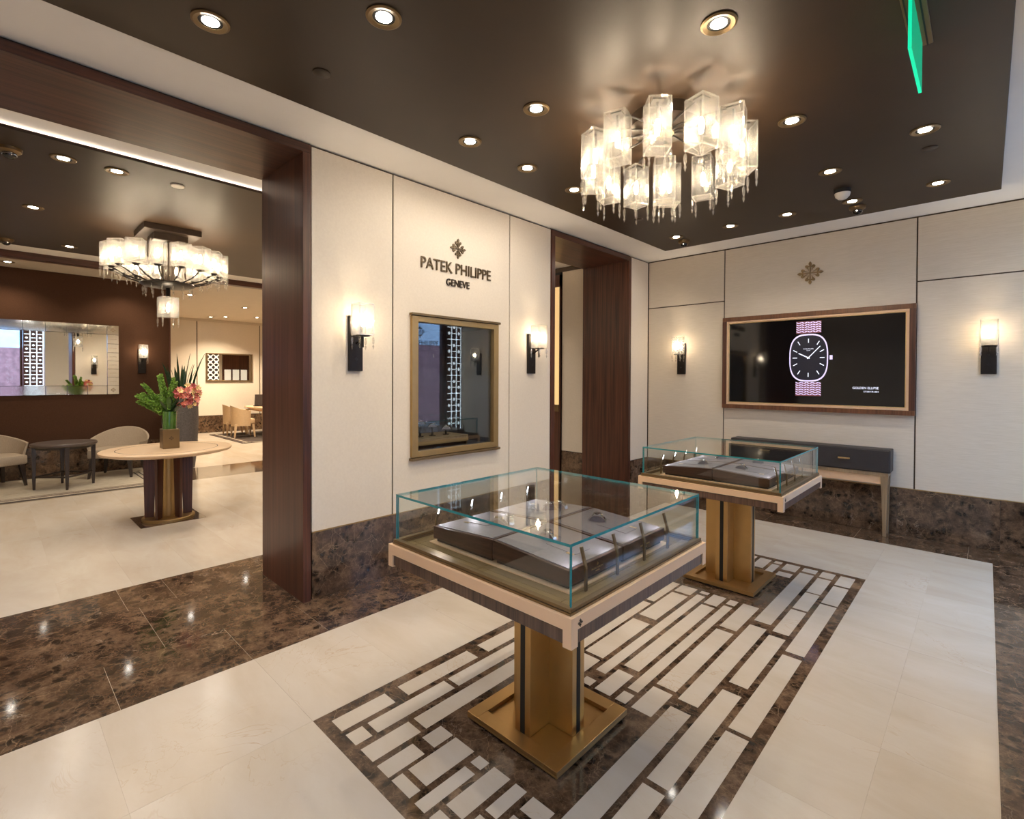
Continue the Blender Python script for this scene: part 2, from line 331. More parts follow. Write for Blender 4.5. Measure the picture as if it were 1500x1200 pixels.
# ------------------------------------------------------------------ floor
floor = struct(MB().box(XD-.3, XR+.3, Y0-.3, 8.0, -.2, -.0012).build('floor', M['grout']))
def tiles(name, m, x0, x1, y0, y1, nx, ny, gap=.0006, ztop=0.):
    dx = (x1-x0)/nx; dy = (y1-y0)/ny
    for i in range(nx):
        for j in range(ny):
            piece(name, m, floor, x0+i*dx+gap/2, x0+(i+1)*dx-gap/2, y0+j*dy+gap/2, y0+(j+1)*dy-gap/2, -.012, ztop)
RX0, RX1, RY0, RY1 = -2.116, -.640, .973, 4.540
tiles('marble_tile', 'cream', -2.807, RX0, RY0, RY1, 1, 7); tiles('marble_tile', 'cream', RX1, -.296, RY0, RY1, 1, 7); tiles('marble_tile', 'cream', -.296, .051, RY0, RY1, 1, 7)
tiles('marble_tile', 'cream', -2.807, RX0, RY1, 5.664, 1, 2); tiles('marble_tile', 'cream', RX0, RX1, RY1, 5.664, 2, 2); tiles('marble_tile', 'cream', RX1, -.296, RY1, 5.664, 1, 2); tiles('marble_tile', 'cream', -.296, .051, RY1, 5.664, 1, 2)
tiles('marble_tile', 'cream', -2.807, RX0, Y0, RY0, 1, 4); tiles('marble_tile', 'cream', RX0, RX1, Y0, RY0, 2, 4); tiles('marble_tile', 'cream', RX1, .051, Y0, RY0, 1, 4)
# dark marble bands
yj = [-.9, -.35, -.02, .408, .967, 1.39, 2.1, 2.85, 3.6, 4.3, 5.05, 5.664]
for a, b in zip(yj, yj[1:]): piece('dark_marble_slab', 'dark', floor, XL, -2.8078, a+.0008, b-.0008, -.012, 0)
yj = [-1.3, -.6, -.02, .675, 1.495]
for a, b in zip(yj, yj[1:]): piece('dark_marble_slab', 'dark', floor, XB, XL-.0016, a+.0008, b-.0008, -.012, 0)
piece('dark_marble_slab', 'dark', floor, XB, XL-.0016, 4.035, 5.63, -.012, 0)
yj = [-1.6, -.8, .03, .618, .883, 1.5, 2.2, 3.0, 3.8, 4.6, 5.3, YC]
for a, b in zip(yj, yj[1:]): piece('dark_marble_slab', 'dark', floor, -4.42, XB-.0016, a+.0008, b-.0008, -.012, 0)
for i, (a, b) in enumerate(((XL, -2.5), (-2.5, -1.7), (-1.7, -.9), (-.9, -.1), (-.1, XR))): piece('dark_marble_slab', 'dark', floor, a+.0008, b-.0008, 5.6656, YB, -.012, 0)
for a, b in zip([-1.6, -.4, .9, 2.2, 3.4, 4.6], [-.4, .9, 2.2, 3.4, 4.6, 5.664]): piece('dark_marble_slab', 'dark', floor, .0526, XR, a+.0008, b-.0008, -.012, 0)
# inlaid carpet of cream tiles in a dark marble ground
piece('inlay_ground', 'dark', floor, RX0+.0008, RX1-.0008, RY0+.0008, RY1-.0008, -.012, -.0006)
cols = [(-2.057, -1.965), (-1.933, -1.849), (-1.813, -1.721), (-1.690, -1.609), (-1.590, -1.476), (-1.445, -1.388), (-1.361, -1.275), (-1.247, -1.192), (-1.162, -1.063), (-1.034, -.939), (-.910, -.822), (-.791, -.697)]
rows = [
    [(1.03, 1.295), (1.367, 1.812), (1.89, 2.40), (2.46, 3.02), (3.06, 3.75), (3.80, 4.12), (4.17, 4.485)],
    [(1.03, 1.106), (1.132, 1.553), (1.579, 2.30), (2.33, 3.20), (3.24, 4.00), (4.04, 4.485)],
    [(1.031, 1.26), (1.288, 2.155), (2.23, 3.20), (3.24, 4.30), (4.34, 4.485)],
    [(1.03, 1.196), (1.244, 1.342), (2.022, 2.24), (2.28, 3.05), (3.09, 3.487), (4.171, 4.25), (4.29, 4.485)],
    [(1.031, 1.079), (1.105, 1.342), (2.022, 2.243), (2.27, 2.786), (2.861, 3.323), (3.355, 3.483), (4.171, 4.32), (4.36, 4.485)],
    [(1.031, 1.266), (1.294, 1.342), (2.022, 2.079), (2.159, 3.404), (3.44, 3.483), (4.171, 4.37), (4.413, 4.485)],
    [(1.031, 1.078), (1.105, 1.342), (2.022, 2.241), (2.293, 3.277), (3.308, 3.482), (4.171, 4.20), (4.243, 4.481)],
    [(1.031, 1.161), (1.186, 1.342), (2.022, 2.105), (2.137, 3.361), (3.394, 3.477), (4.171, 4.396), (4.428, 4.485)],
    [(1.031, 1.24), (1.271, 1.342), (2.022, 2.235), (2.266, 3.019), (3.065, 3.479), (4.171, 4.264), (4.323, 4.482)],
    [(1.031, 1.12), (1.15, 2.154), (2.228, 3.213), (3.29, 4.346), (4.388, 4.479)],
    [(1.031, 1.35), (1.38, 1.672), (1.702, 2.446), (2.529, 3.159), (3.222, 3.616), (3.644, 3.971), (3.991, 4.323), (4.355, 4.486)],
    [(1.031, 1.40), (1.43, 2.167), (2.195, 2.985), (3.033, 3.836), (3.86, 4.233), (4.264, 4.485)]]
for (a, b), rr in zip(cols, rows):
    for c, d in rr: piece('inlay_tile', 'cream', floor, a, b, c, d, -.011, 0)
# foyer, lounge and dining floor
for i in range(4):
    x1 = -4.42-i*.985; x0 = x1-.985
    for j in range(19):
        y0 = -1.6+.387*j+(.0 if i % 2 else .0)
        if y0 < YC: piece('marble_tile', 'cream', floor, x0+.0003, x1-.0003, y0+.0003, min(y0+.387, YC)-.0003, -.012, 0)
for a, b in zip([-1.6, .4, 2.3, 4.0], [.4, 2.3, 4.0, YC]): piece('dark_marble_slab', 'dark', floor, -9.45, -8.3616, a+.0008, b-.0008, -.012, 0)
for i in range(6):
    x1 = -9.4516-i*.958
    for j in range(11): piece('marble_tile', 'cream', floor, x1-.958+.0003, x1-.0003, -1.6+j*.8166+.0003, -1.6+(j+1)*.8166-.0003, -.012, 0)
piece('dark_marble_slab', 'dark', floor, -6.575, -6.03, 1.04, 1.61, -.011, .0012)

# ------------------------------------------------------------------ ceilings
def cove(par, xa, xb, ya, yb):
    # LED strips lying on top of the dropped panel, a hand's width in from its edges
    z0, z1, d, w = ZB+.0225, ZB+.030, .14, .02
    MB().box(xa+d, xa+d+w, ya+d, yb-d, z0, z1).box(xb-d-w, xb-d, ya+d, yb-d, z0, z1).box(xa+d+w, xb-d-w, ya+d, ya+d+w, z0, z1).box(xa+d+w, xb-d-w, yb-d-w, yb-d, z0, z1).build('cove_led_strip', M['cove'], par)
ceil = struct(MB().box(XL-.02, XR+.3, Y0-.3, YB+.3, 3.0565, ZC+.15).build('ceiling', M['white']))
MB().box(-2.823, .07, Y0+.45, 5.642, ZB, 3.066).build('dropped_panel', M['brownceil'], ceil, bevel=.003)
c2 = struct(MB().box(-8.73, XL-.02, Y0-.3, YC+.3, ZC, ZC+.15).build('ceiling', M['white']))
dp = MB().box(-8.27, -4.42, Y0+.45, 5.3, ZB, ZB+.022).build('dropped_panel', M['brownceil'], c2, bevel=.004); cove(dp, -8.27, -4.42, Y0+.45, 5.3)
MB().box(-8.735, -8.28, Y0, 5.75, 3.056, ZC+.01).build('far_border', M['white'], c2)
struct(MB().box(XD-.2, -8.87, Y0-.3, 7.9, ZB+.015, ZB+.2).build('ceiling', M['creamceil']))
t3 = struct(MB().box(-8.86, -8.735, Y0, YC, 2.972, ZC+.1).build('trim_3', M['woody'], bevel=.003))

# ------------------------------------------------------------------ walls
def wallbox(name, m, *b): return struct(MB().box(*b).build(name, M[m]))
JT = .012
# lettered wall: core with an opening for the display niche
core = MB()
NY0, NY1, NZ0, NZ1 = 2.335, 3.205, .90, 1.96
core.box(XB+.012, XL-.012, 1.50, NY0, 0, ZW); core.box(XB+.012, XL-.012, NY1, 4.03, 0, ZW); core.box(XB+.012, XL-.012, NY0, NY1, 0, NZ0); core.box(XB+.012, XL-.012, NY0, NY1, NZ1, ZW)
core.box(XB+.012, XL-.012, 5.635, YB+.3, 0, ZW); core.box(XB+.012, XL-.012, Y0, -1.305, 0, ZW)
wl = struct(core.build('wall_left', M['joint']))
def panel(par, m, *boxes, bev=.0015):
    mb = MB()
    for b in boxes: mb.box(*b)
    return mb.build('fabric_panel', M[m], par, bevel=bev, seg=1)
x0, x1 = XL-.012, XL
ZT = ZW-.012
panel(wl, 'fabplain', (x0, x1, 1.503, 2.134-JT/2, BASE+.006, ZT))
panel(wl, 'fabplain', (x0, x1, 2.134+JT/2, NY0, BASE+.006, ZT), (x0, x1, NY1, 3.416-JT/2, BASE+.006, ZT), (x0, x1, NY0, NY1, BASE+.006, NZ0), (x0, x1, NY0, NY1, NZ1, ZT), bev=0)
panel(wl, 'fabplain', (x0, x1, 3.416+JT/2, 4.027, BASE+.006, ZT)); panel(wl, 'fabplain', (x0, x1, 5.64, YB-.012, BASE+.006, ZT)); panel(wl, 'fabplain', (x0, x1, Y0, -1.31, BASE+.006, ZT))
panel(wl, 'fabplain', (XB, XB+.012, 1.503, 4.027, BASE+.006, ZT)); panel(wl, 'fabplain', (XB, XB+.012, 5.64, YC, BASE+.006, ZT))
bl = struct(MB().box(XL-.011, XL-.001, 1.503, 4.027, 0, BASE).box(XL-.011, XL-.001, 5.64, YB, 0, BASE).build('baseboard_left', M['dgrout']))
for a, b in ((1.503, 2.134), (2.134, 3.416), (3.416, 4.027), (5.64, YB)): piece('marble_slab', 'dark', bl, XL-.006, XL+.004, a+.001, b-.001, .001, BASE)
bb2 = struct(MB().box(XB+.001, XB+.011, 1.503, 4.027, 0, BASE).build('baseboard_foyer', M['dgrout']))
piece('marble_slab', 'dark', bb2, XB-.004, XB+.006, 1.503, 4.027, .001, BASE)
# back wall
wb = struct(MB().box(XL-.3, XR+.3, YB+.012, YB+.3, 0, ZC+.1).build('wall_back', M['joint']))
y0, y1 = YB, YB+.014
JX = [XL+.001, -2.286, -.490, XR]; HZ = 2.435
for a, b, split in ((JX[0], JX[1], 1), (JX[1], JX[2], 0), (JX[2], JX[3], 1)):
    for z0, z1 in (((BASE+.006, HZ-JT/2), (HZ+JT/2, ZT)) if split else ((BASE+.006, ZT),)): panel(wb, 'fab', (a+JT/2, b-JT/2, y0, y1, z0, z1))
bb = struct(MB().box(XL, XR, YB+.001, YB+.011, 0, BASE).build('baseboard_back', M['dgrout']))
for a, b in ((XL, -2.0), (-2.0, -.62), (-.62, .1), (.1, XR)): piece('marble_slab', 'dark', bb, a+.001, b-.001, YB-.004, YB+.006, .001, BASE)
MB().box(XL, XR, YB-.006, YB+.004, BASE, BASE+.006).build('bronze_edge', M['bronze'], bb); MB().box(XL-.004, XL+.006, 1.503, 4.027, BASE, BASE+.006).build('bronze_edge', M['bronze'], bl)
# white cornice above the foyer side
struct(MB().box(XB-.004, XB+.02, Y0, YC, ZW, ZC+.01).build('trim_6', M['white']))
# other shells
wallbox('wall_front', 'fabplain', XL, XR+.3, Y0-.25, Y0, 0, ZC+.1); wallbox('wall_foyer_front', 'fabplain', XD-.2, XB+.7, Y0-.25, Y0, 0, ZC+.1)
wlo = wallbox('wall_lounge', 'brownfab', XLO-.35, XLO, Y0, 2.145, 0, ZB+.1); MB().box(XLO-.36, XLO+.012, 2.145, 2.165, 0, ZB+.015).build('corner_trim', M['woodv'], wlo)
blo = struct(MB().box(XLO, XLO+.01, Y0, 2.145, 0, BASE).build('baseboard_lounge', M['dgrout']))
for a, b in ((-1.6, -.4), (-.4, .72), (.72, 2.14)): piece('marble_slab', 'dark', blo, XLO+.004, XLO+.016, a+.001, b-.001, .001, BASE)
wd = struct(MB().box(XD-.25, XD-.012, Y0, 7.9, 0, ZB+.1).build('wall_dining', M['joint']))
for a, b in ((-1.6, 1.2), (1.2, 2.6), (2.6, 3.852), (3.852, 5.432), (5.432, 7.4)): panel(wd, 'fabplain', (XD-.014, XD, a+.012, b-.012, BASE+.01, 2.985))
MB().box(XD-.012, XD+.012, Y0, 7.4, 2.985, 3.06).build('cornice', M['creamceil'], wd)
bd = struct(MB().box(XD, XD+.01, Y0, 7.4, 0, BASE).build('baseboard_dining', M['dgrout']))
for a, b in ((-1.6, 1.2), (1.2, 3.852), (3.852, 7.4)): piece('marble_slab', 'dark', bd, XD+.004, XD+.016, a+.001, b-.001, .001, BASE)
wc = struct(MB().box(-9.42, XB+.02, YC+.012, YC+.3, 0, ZC+.1).build('wall_corridor', M['joint'])); wallbox('wall_dining_side', 'fabplain', -9.72, -9.42, YC+.02, 7.7, 0, ZC+.1)
panel(wc, 'fabplain', (-4.465, XB+.01, YC, YC+.014, BASE+.006, ZT)); panel(wc, 'fabplain', (-9.4, -5.63, YC, YC+.014, BASE+.006, ZT)); struct(MB().box(XD-.2, -9.42, 7.4, 7.7, 0, ZC).build('wall_dining_end', M['fabplain']))
bc = struct(MB().box(-4.465, XB, YC+.001, YC+.011, 0, BASE).build('baseboard_corridor', M['dgrout'])); piece('marble_slab', 'dark', bc, -4.465, XB-.03, YC-.004, YC+.006, .001, BASE)
d1 = struct(MB().box(-5.62, -4.475, YC-.01, YC+.012, 0, ZT).build('door_1', M['blackm']))
MB().box(-4.492, -4.475, YC-.035, YC, 0, 3.0).box(-5.62, -5.55, YC-.035, YC, 0, 3.0).box(-5.62, -4.475, YC-.035, YC, 2.83, 3.0).build('door_frame', M['woodv'], d1)
MB().box(-5.55, -4.492, YC-.012, YC, 1.12, 2.83).build('lit_panel', M['amber'], d1); MB().box(-5.55, -4.492, YC-.045, YC, 1.02, 1.12).build('middle_rail', M['bronzed'], d1); MB().box(-5.55, -4.492, YC-.02, YC, .0, 1.02).build('lower_panel', M['woodv'], d1)

# ------------------------------------------------------------------ wooden portals
def portal(n, ya, yb, zt, left=True):
    t = struct(link('trim_%d' % n, None)); e = .012; a, b = XB-.008, XL+.012; w = .055
    MB().box(a, b, yb-w, yb, 0, zt-w).build('jamb', M['woodv'], t, bevel=.002); MB().box(a, b, ya, ya+w, 0, zt-w).build('jamb', M['woodv'], t, bevel=.002)
    MB().box(a, b, ya, yb, zt-w, zt).build('lintel', M['woody'], t, bevel=.002)
    MB().box(a+.02, b-.02, ya, yb, zt, ZW+.02).build('shadow_gap', M['slot'], t)
portal(1, -1.3, 1.494, 3.042); portal(2, 4.035, 5.63, 3.040)

# ------------------------------------------------------------------ window side
wr = struct(MB().box(XR, XR+.28, 1.22, 3.3, 0, ZC+.1).box(XR, XR+.28, Y0, -1.35, 0, ZC+.1).box(XR, XR+.28, -1.35, YB+.3, 2.95, ZC+.1).build('wall_right', M['fabplain']))
br = struct(MB().box(XR-.008, XR, 1.22, 3.3, 0, BASE).build('baseboard_right', M['dgrout'])); piece('marble_slab', 'dark', br, XR-.014, XR-.004, 1.225, 3.295, .001, BASE)
def window(n, ya, yb, muls):
    w = struct(link('window_%d' % n, None)); xa = XR+.10
    fr = MB().box(xa-.04, xa+.04, ya, yb, 0, .12).box(xa-.04, xa+.04, ya, yb, 2.87, 2.95)
    for y in muls: fr.box(xa-.04, xa+.04, y-.03, y+.03, .12, 2.87)
    fr.build('window_frame', M['woodv'], w, bevel=.003)
    for a, b in zip(muls, muls[1:]): MB().box(xa-.004, xa+.004, a+.03, b-.03, .12, 2.87).build('glass_pane', M['wglass'], w)
    return w
w1 = window(1, -1.35, .74, (-1.32, -.3, .71)); w2 = window(2, 3.3, 5.74, (3.33, 4.5, 5.71))
def fret(n, ya, yb):
    t = struct(MB().box(XR+.02, XR+.16, ya, yb, 0, 2.95).build('trim_%d' % n, M['woodv'])); mb = MB(); w = yb-ya; c = (ya+yb)/2; x0, x1 = XR+.012, XR+.022
    for s in (-1/6, 1/6): mb.box(x0, x1, c+s*w-.007, c+s*w+.007, .3, 2.9)
    mb.box(x0, x1, yb-.014, yb-.002, .3, 2.9); k = 0; z = .34
    def dia(y): mb.T = Matrix.Translation((x0, y, z)) @ Matrix.Rotation(PI/4, 4, 'X'); mb.box(0, .010, -.022, .022, -.022, .022); mb.T = Matrix()
    while z < 2.88:
        if k % 3 == 0: dia(c-w/3); dia(c+w/3); mb.box(x0, x1, c-.05, c+.05, z-.006, z+.006)
        elif k % 3 == 1: dia(c); mb.box(x0, x1, ya+.02, c-.07, z-.006, z+.006); mb.box(x0, x1, c+.07, yb-.02, z-.006, z+.006)
        else: mb.box(x0, x1, ya+.02, yb-.02, z-.006, z+.006)
        k += 1; z += .11
    mb.build('glowing_fret_slots', M['strip'], t)  # emissive bars imitate daylight coming through slots in the dark screen
fret(8, .75, 1.19); fret(9, 5.75, 6.09)
RX = Matrix(((0, 0, 1, 0), (1, 0, 0, 0), (0, 1, 0, 0), (0, 0, 0, 1)))   # local x->y, y->z, z->x (reads from +x)
mb = MB(); mb.T = Matrix.Translation((XR+.112, 5.23, 2.31)) @ RX; emblem_mb(.22, .004, mb).build('window_emblem', M['letter_d'], w2)
text_mesh('PATEK PHILIPPE', .085, .80, .004, 'letter_d', 'window_lettering', w2, Matrix.Translation((XR+.112, 5.23, 2.12)) @ RX)
# the street outside, seen only in the mirrors and glass
wst = struct(MB().box(7.0, 7.4, -14, 22, 0, 2.6, 0).box(7.0, 7.4, -14, 22, 2.6, 9, 1).build('wall_street', [M['brick'], M['stone']]))
for i in range(9): MB().box(6.97, 7.02, -10+i*3.2, -8.6+i*3.2, 3.4, 5.4).build('street_window', M['niche'], wst)
struct(MB().box(XR+.3, 7.4, -14, 22, -.25, -.05).build('floor_street', M['asphalt']))

# ------------------------------------------------------------------ display cases with trays and watches
def make_watch(lea=False):
    # a watch closed round a low grey cushion
    w = thing('wristwatch', 'watch', 'watch')
    cu = MB(); cu.T = Matrix.Translation((0, .009, 0)) @ Matrix.Rotation(PI/2, 4, 'X'); cu.prism([(.035*math.cos(PI*i/14), .024*math.sin(PI*i/14)) for i in range(15)], 0, .018).build('cushion', M['greylea'], w)
    br = MB(); n = 22
    for i in range(n):
        a = PI*i/(n-1)
        br.T = Matrix.Translation((.0385*math.cos(a), 0, .001+.0275*math.sin(a))) @ Matrix.Rotation(-(math.atan2(math.sin(a)*.0385, math.cos(a)*.0275)-PI/2), 4, 'Y')
        br.box(-.0027, .0027, -.010, .010, -.0015, .0015)
    br.build('bracelet', M['black'] if lea else M['steel'], w)
    MB().lathe([(0, .0285), (.017, .0285), (.0185, .031), (.0185, .035), (.016, .038), (0, .038)], 24).build('watch_case', M['steel'], w, smooth=True)
    MB().lathe([(0, .0382), (.0145, .0382), (.0145, .0386), (0, .0386)], 24).build('dial', M['blackm'], w)
    MB().box(.018, .0225, -.002, .002, .031, .035).build('crown', M['gold'], w)
    return w
W0 = [None]; PLACED = [0]
def put_watch(loc, rz, label, group):
    if W0[0] is None: W0[0] = make_watch(); o = W0[0]
    else: o = clone(W0[0])
    o.location = loc; o.rotation_euler = (0, 0, rz); o['label'] = label; o['group'] = group
def tray(cx, cy, sx, sy, zd, label, group):
    # sx: -1 sign-wall side, +1 window side; sy: -1 near, +1 far
    w, d = .372, .345; t = thing('watch_tray', label, 'tray', (cx, cy, zd), 0, group)
    xo, xi = sx*w, sx*.002; ya, yb = (-d, -.002) if sy < 0 else (.006, d)
    if xo > xi: xs = (xi, xo); hs = (.088, .066)
    else: xs = (xo, xi); hs = (.066, .088)
    b = MB()
    v = [(xs[0], ya, .014), (xs[1], ya, .014), (xs[1], yb, .014), (xs[0], yb, .014), (xs[0], ya, hs[0]), (xs[1], ya, hs[1]), (xs[1], yb, hs[1]), (xs[0], yb, hs[0])]
    b.add(v, [(3, 2, 1, 0), (4, 5, 6, 7), (0, 1, 5, 4), (1, 2, 6, 5), (2, 3, 7, 6), (3, 0, 4, 7)]).build('tray_body', M['walnut'], t, bevel=.002)
    MB().box(xs[0]+.012, xs[1]-.012, ya+.012, yb-.012, 0, .014).build('tray_plinth', M['blackm'], t)
    ang = math.atan2(hs[1]-hs[0], xs[1]-xs[0]); mid = Matrix.Translation(((xs[0]+xs[1])/2, (ya+yb)/2, (hs[0]+hs[1])/2)) @ Matrix.Rotation(-ang, 4, 'Y')
    hw, hd = w/2-.012, (yb-ya)/2-.012
    p = MB(); p.T = mid
    p.box(-hw, hw, -hd, hd, -.004, .0035); p.build('leather_pad', M['greylea'], t, bevel=.0015)
    e = MB(); e.T = mid; e.box(-sx*.02-.0, -sx*.02+.14, -.045, .045, .003, .0055) if sx > 0 else e.box(-.12, .02, -.045, .045, .003, .0055)
    e.build('inset_pad', M['greylea'], t, bevel=.001)
    g = MB(); g.T = mid; g.box(sx*.10-.015, sx*.10+.015, -.008+sy*.05, .008+sy*.05, .003, .005); g.build('price_plate', M['gold'], t)
    s = MB(); s.T = mid; s.box(-.06*sx-.035, -.06*sx+.035, .055, .058, .0030, .0042); s.build('stitched_line', M['slot'], t)
    if sx > 0:
        mb = MB(); mb.T = Matrix.Translation((xs[1]+.0005, (ya+yb)/2+.02*0, .048)) @ RX; emblem_mb(.014, .001, mb).build('side_emblem', M['gold'], t)
        text_mesh('PATEK PHILIPPE', .0065, .075, .001, 'gold', 'side_lettering', t, Matrix.Translation((xs[1]+.0005, (ya+yb)/2, .034)) @ RX)
        text_mesh('GENEVE', .0045, .026, .001, 'gold', 'side_lettering', t, Matrix.Translation((xs[1]+.0005, (ya+yb)/2, .024)) @ RX)
    zt = (hs[0]+hs[1])/2
    return t, Vector((cx+(xs[0]+xs[1])/2, cy+(ya+yb)/2, zd+zt+.004))
def display_case(cx, cy, label):
    c = thing('display_case', label, 'display case', (cx, cy, 0), 0, 'glass display cases')
    # foot
    f = MB().box(-.235, .235, -.235, .235, 0, .010); f.build('foot_plinth', M['blackm'], c)
    pl = MB().box(-.25, .25, -.25, .25, .010, .018)
    for a in (-1, 1): pl.box(a*.25 if a < 0 else .187, -.187 if a < 0 else .25, -.25, .25, .018, .036); pl.box(-.187, .187, a*.25 if a < 0 else .187, -.187 if a < 0 else .25, .018, .036)
    pl.build('foot_plate', M['brass'], c, bevel=.0015)
    # cross shaped column with grooved ends
    L, w = .165, .042; k = MB().box(-L, L, -w, w, .018, .69).box(-w, w, -L, L, .0185, .6895); k.build('column', M['brass'], c, bevel=.002)
    g = MB(); g.box(-.013, .013, -L-.0006, -L+.004, .018, .689).box(-.013, .013, L-.004, L+.0006, .018, .689).box(-L-.0006, -L+.004, -.013, .013, .018, .689).box(L-.004, L+.0006, -.013, .013, .018, .689)
    g.build('column_groove', M['slot'], c)
    # apron: pale inverted-U frame on each side with a striped wood infill
    H, T, lw = .495, .018, .033
    for k4 in range(4):
        fr = MB(); fr.T = Matrix.Rotation(k4*PI/2, 4, 'Z')
        fr.box(-H, H-T, -H, -H+T, .735, .776).box(-H, -H+lw, -H, -H+T, .682, .735).box(H-lw, H-T, -H, -H+T, .682, .735)
        fr.build('pale_frame', M['champ'], c)
        wp = MB(); wp.T = Matrix.Rotation(k4*PI/2, 4, 'Z'); wp.box(-H+lw+.003, H-lw-.003, -H+.004, -H+T, .690, .731); wp.build('wood_infill', M['macassar'], c)
        sl = MB(); sl.T = Matrix.Rotation(k4*PI/2, 4, 'Z'); sl.box(-H+lw, H-lw, -H+.008, -H+T+.002, .688, .735); sl.build('shadow_slot', M['slot'], c)
    MB().box(-H+T, H-T, -H+T, H-T, .69, .768).build('case_bed', M['bronzed'], c)
    for k4 in range(4):
        rl = MB(); rl.T = Matrix.Rotation(k4*PI/2, 4, 'Z')
        rl.box(-.482, .458, -.482, -.458, .7762, .784).box(-.480, .458, -.480, -.458, .786, .796); rl.box(-.478, .459, -.478, -.459, .784, .786, 1)
        rl.build('bronze_rail', [M['bronzed'], M['slot']], c)
    # deck of bronze panels
    dj = [-.458, -.40, 0, .40, .458]
    for i in range(4):
        for j in range(4): MB().box(dj[i]+.0012, dj[i+1]-.0012, dj[j]+.0012, dj[j+1]-.0012, .768, .777).build('deck_panel', M['deck'], c)
    MB().box(-.385, .385, -.36, .36, .777, .781).build('tray_base', M['champ'], c)
    # glass hood: edges of the sheets are green
    def sheet(a, b, cc, d, e, f, axis):
        mb = MB().box(a, b, cc, d, e, f)
        for i, fc in enumerate(mb.f):
            n = (Vector(mb.v[fc[1]])-Vector(mb.v[fc[0]])).cross(Vector(mb.v[fc[2]])-Vector(mb.v[fc[1]])).normalized()
            mb.mi[i] = 0 if abs(n[axis]) > .9 else 1
        me = mb.mesh('glass_sheet', [M['glass'], M['teal']]); return link('glass_sheet', me, c)
    G, t = .472, .009; zt = .992
    sheet(-G, G, -G, G, zt-t, zt, 2)
    sheet(-G, G, -G, -G+t, .790, zt-t-.0005, 1); sheet(-G, G, G-t, G, .790, zt-t-.0005, 1)
    sheet(-G, -G+t, -G+t+.0005, G-t-.0005, .790, zt-t-.0005, 0); sheet(G-t, G, -G+t+.0005, G-t-.0005, .790, zt-t-.0005, 0)
    # small reading-lamp posts along two sides
    for sx in (-1, 1):
        for j in range(4):
            y = -.30+.2*j; x = sx*.41
            p = MB(); 
            p.T = Matrix.Translation((x, y, .777)); p.box(-.004, .004, -.006, .006, 0, .078)
            p.T = Matrix.Translation((x, y, .777+.078)) @ Matrix.Rotation(-sx*.28, 4, 'Y'); p.box(-.004, .004, -.006, .006, -.002, .072)
            po = p.build('lamp_post', M['bronzed'], c, bevel=.001, seg=1)
            hd = MB(); hd.T = Matrix.Translation((x, y, .777+.078)) @ Matrix.Rotation(-sx*.28, 4, 'Y'); hd.box(-sx*.0042-.0005, -sx*.0042+.0005, -.0035, .0035, .036, .068)
            hd.build('led_head', M['led'], po)
            sp = lamp('SPOT', 'led_light', c, (x-sx*.028, y, .777+.128), P_POST, COOL, spot_size=2.0, spot_blend=.5, shadow_soft_size=.006)
            sp.rotation_euler = Vector((-sx*.16, 0, -.09)).to_track_quat('-Z', 'Y').to_euler()
    mb = MB(); mb.T = Matrix.Translation((H+.0003, -H+.045, .752)) @ RX; emblem_mb(.026, .0012, mb).build('frame_emblem', M['letter_d'], c)
    return c
for ci, (cx, cy, nm, lab) in enumerate(((-1.39, 1.70, 'nearer', 'large square glass display case on a bronze column, the one under the first ceiling lights'), (-1.39, 3.855, 'farther', 'square glass display case on a bronze column, standing beside the console table'))):
    lab = 'square glass display case on bronze cross column, nearer the entrance portal' if ci == 0 else 'square glass display case on bronze cross column, beside the console under the screen'
    display_case(cx, cy, lab)
    for sx, a in ((-1, 'sign wall'), (1, 'window')):
        for sy, b in ((-1, 'front'), (1, 'back')):
            t, p = tray(cx, cy, sx, sy, .781, f'dark wood watch tray in the {nm} glass case, {b} one on the {a} side', 'watch trays')
            put_watch((p.x-sx*.05, p.y+.0, p.z+.001), (.5 if sx < 0 else .2)+sy*.2, f'steel watch on the {b} tray at the {a} side of the {nm} glass case', 'watches on trays')
            if ci == 0 and sx < 0: put_watch((p.x+.09, p.y+.03, p.z+.012), -.3+sy*.3, f'second watch on the {b} tray at the sign wall side, nearer case', 'watches on trays')

# ------------------------------------------------------------------ display niche in the lettered wall
n = thing('display_niche', 'bronze framed display window set in the wall under the lettering', 'display window', (XL, 2.77, .869))
def nb(*b, mb=None): return (mb or MB()).box(b[0]-0, b[1], b[2]-2.77, b[3]-2.77, b[4]-.869, b[5]-.869)
f = MB(); nb(-.02, .028, 2.293, 2.352, .872, 1.99, mb=f); nb(-.02, .028, 3.188, 3.247, .872, 1.99, mb=f); nb(-.02, .028, 2.352, 3.188, 1.945, 1.99, mb=f); nb(-.02, .028, 2.352, 3.188, .872, .917, mb=f)
f.build('frame', M['bronze'], n, bevel=.002)
f = MB(); nb(-.0, .045, 2.283, 3.257, 1.993, 2.012, mb=f); f.build('top_ledge', M['bronzed'], n, bevel=.002)
f = MB(); nb(-.0, .045, 2.283, 3.257, .848, .868, mb=f); f.build('bottom_ledge', M['bronzed'], n, bevel=.002)
f = MB(); nb(-.012, -.006, 2.352, 3.188, .917, 1.945, mb=f); f.build('glass_pane', M['dglass'], n)
f = MB(); nb(-.50, -.49, 2.345, 3.195, .905, 1.955, mb=f); nb(-.50, -.02, 2.345, 2.35, .905, 1.955, mb=f); nb(-.50, -.02, 3.19, 3.195, .905, 1.955, mb=f); nb(-.50, -.02, 2.345, 3.195, 1.95, 1.955, mb=f); nb(-.50, -.02, 2.345, 3.195, .905, .91, mb=f)
f.build('lining', M['niche'], n)
pt = thing('display_plinth', 'low bronze edged plinth inside the wall display window', 'plinth', (XL-.25, 2.72, .9105))
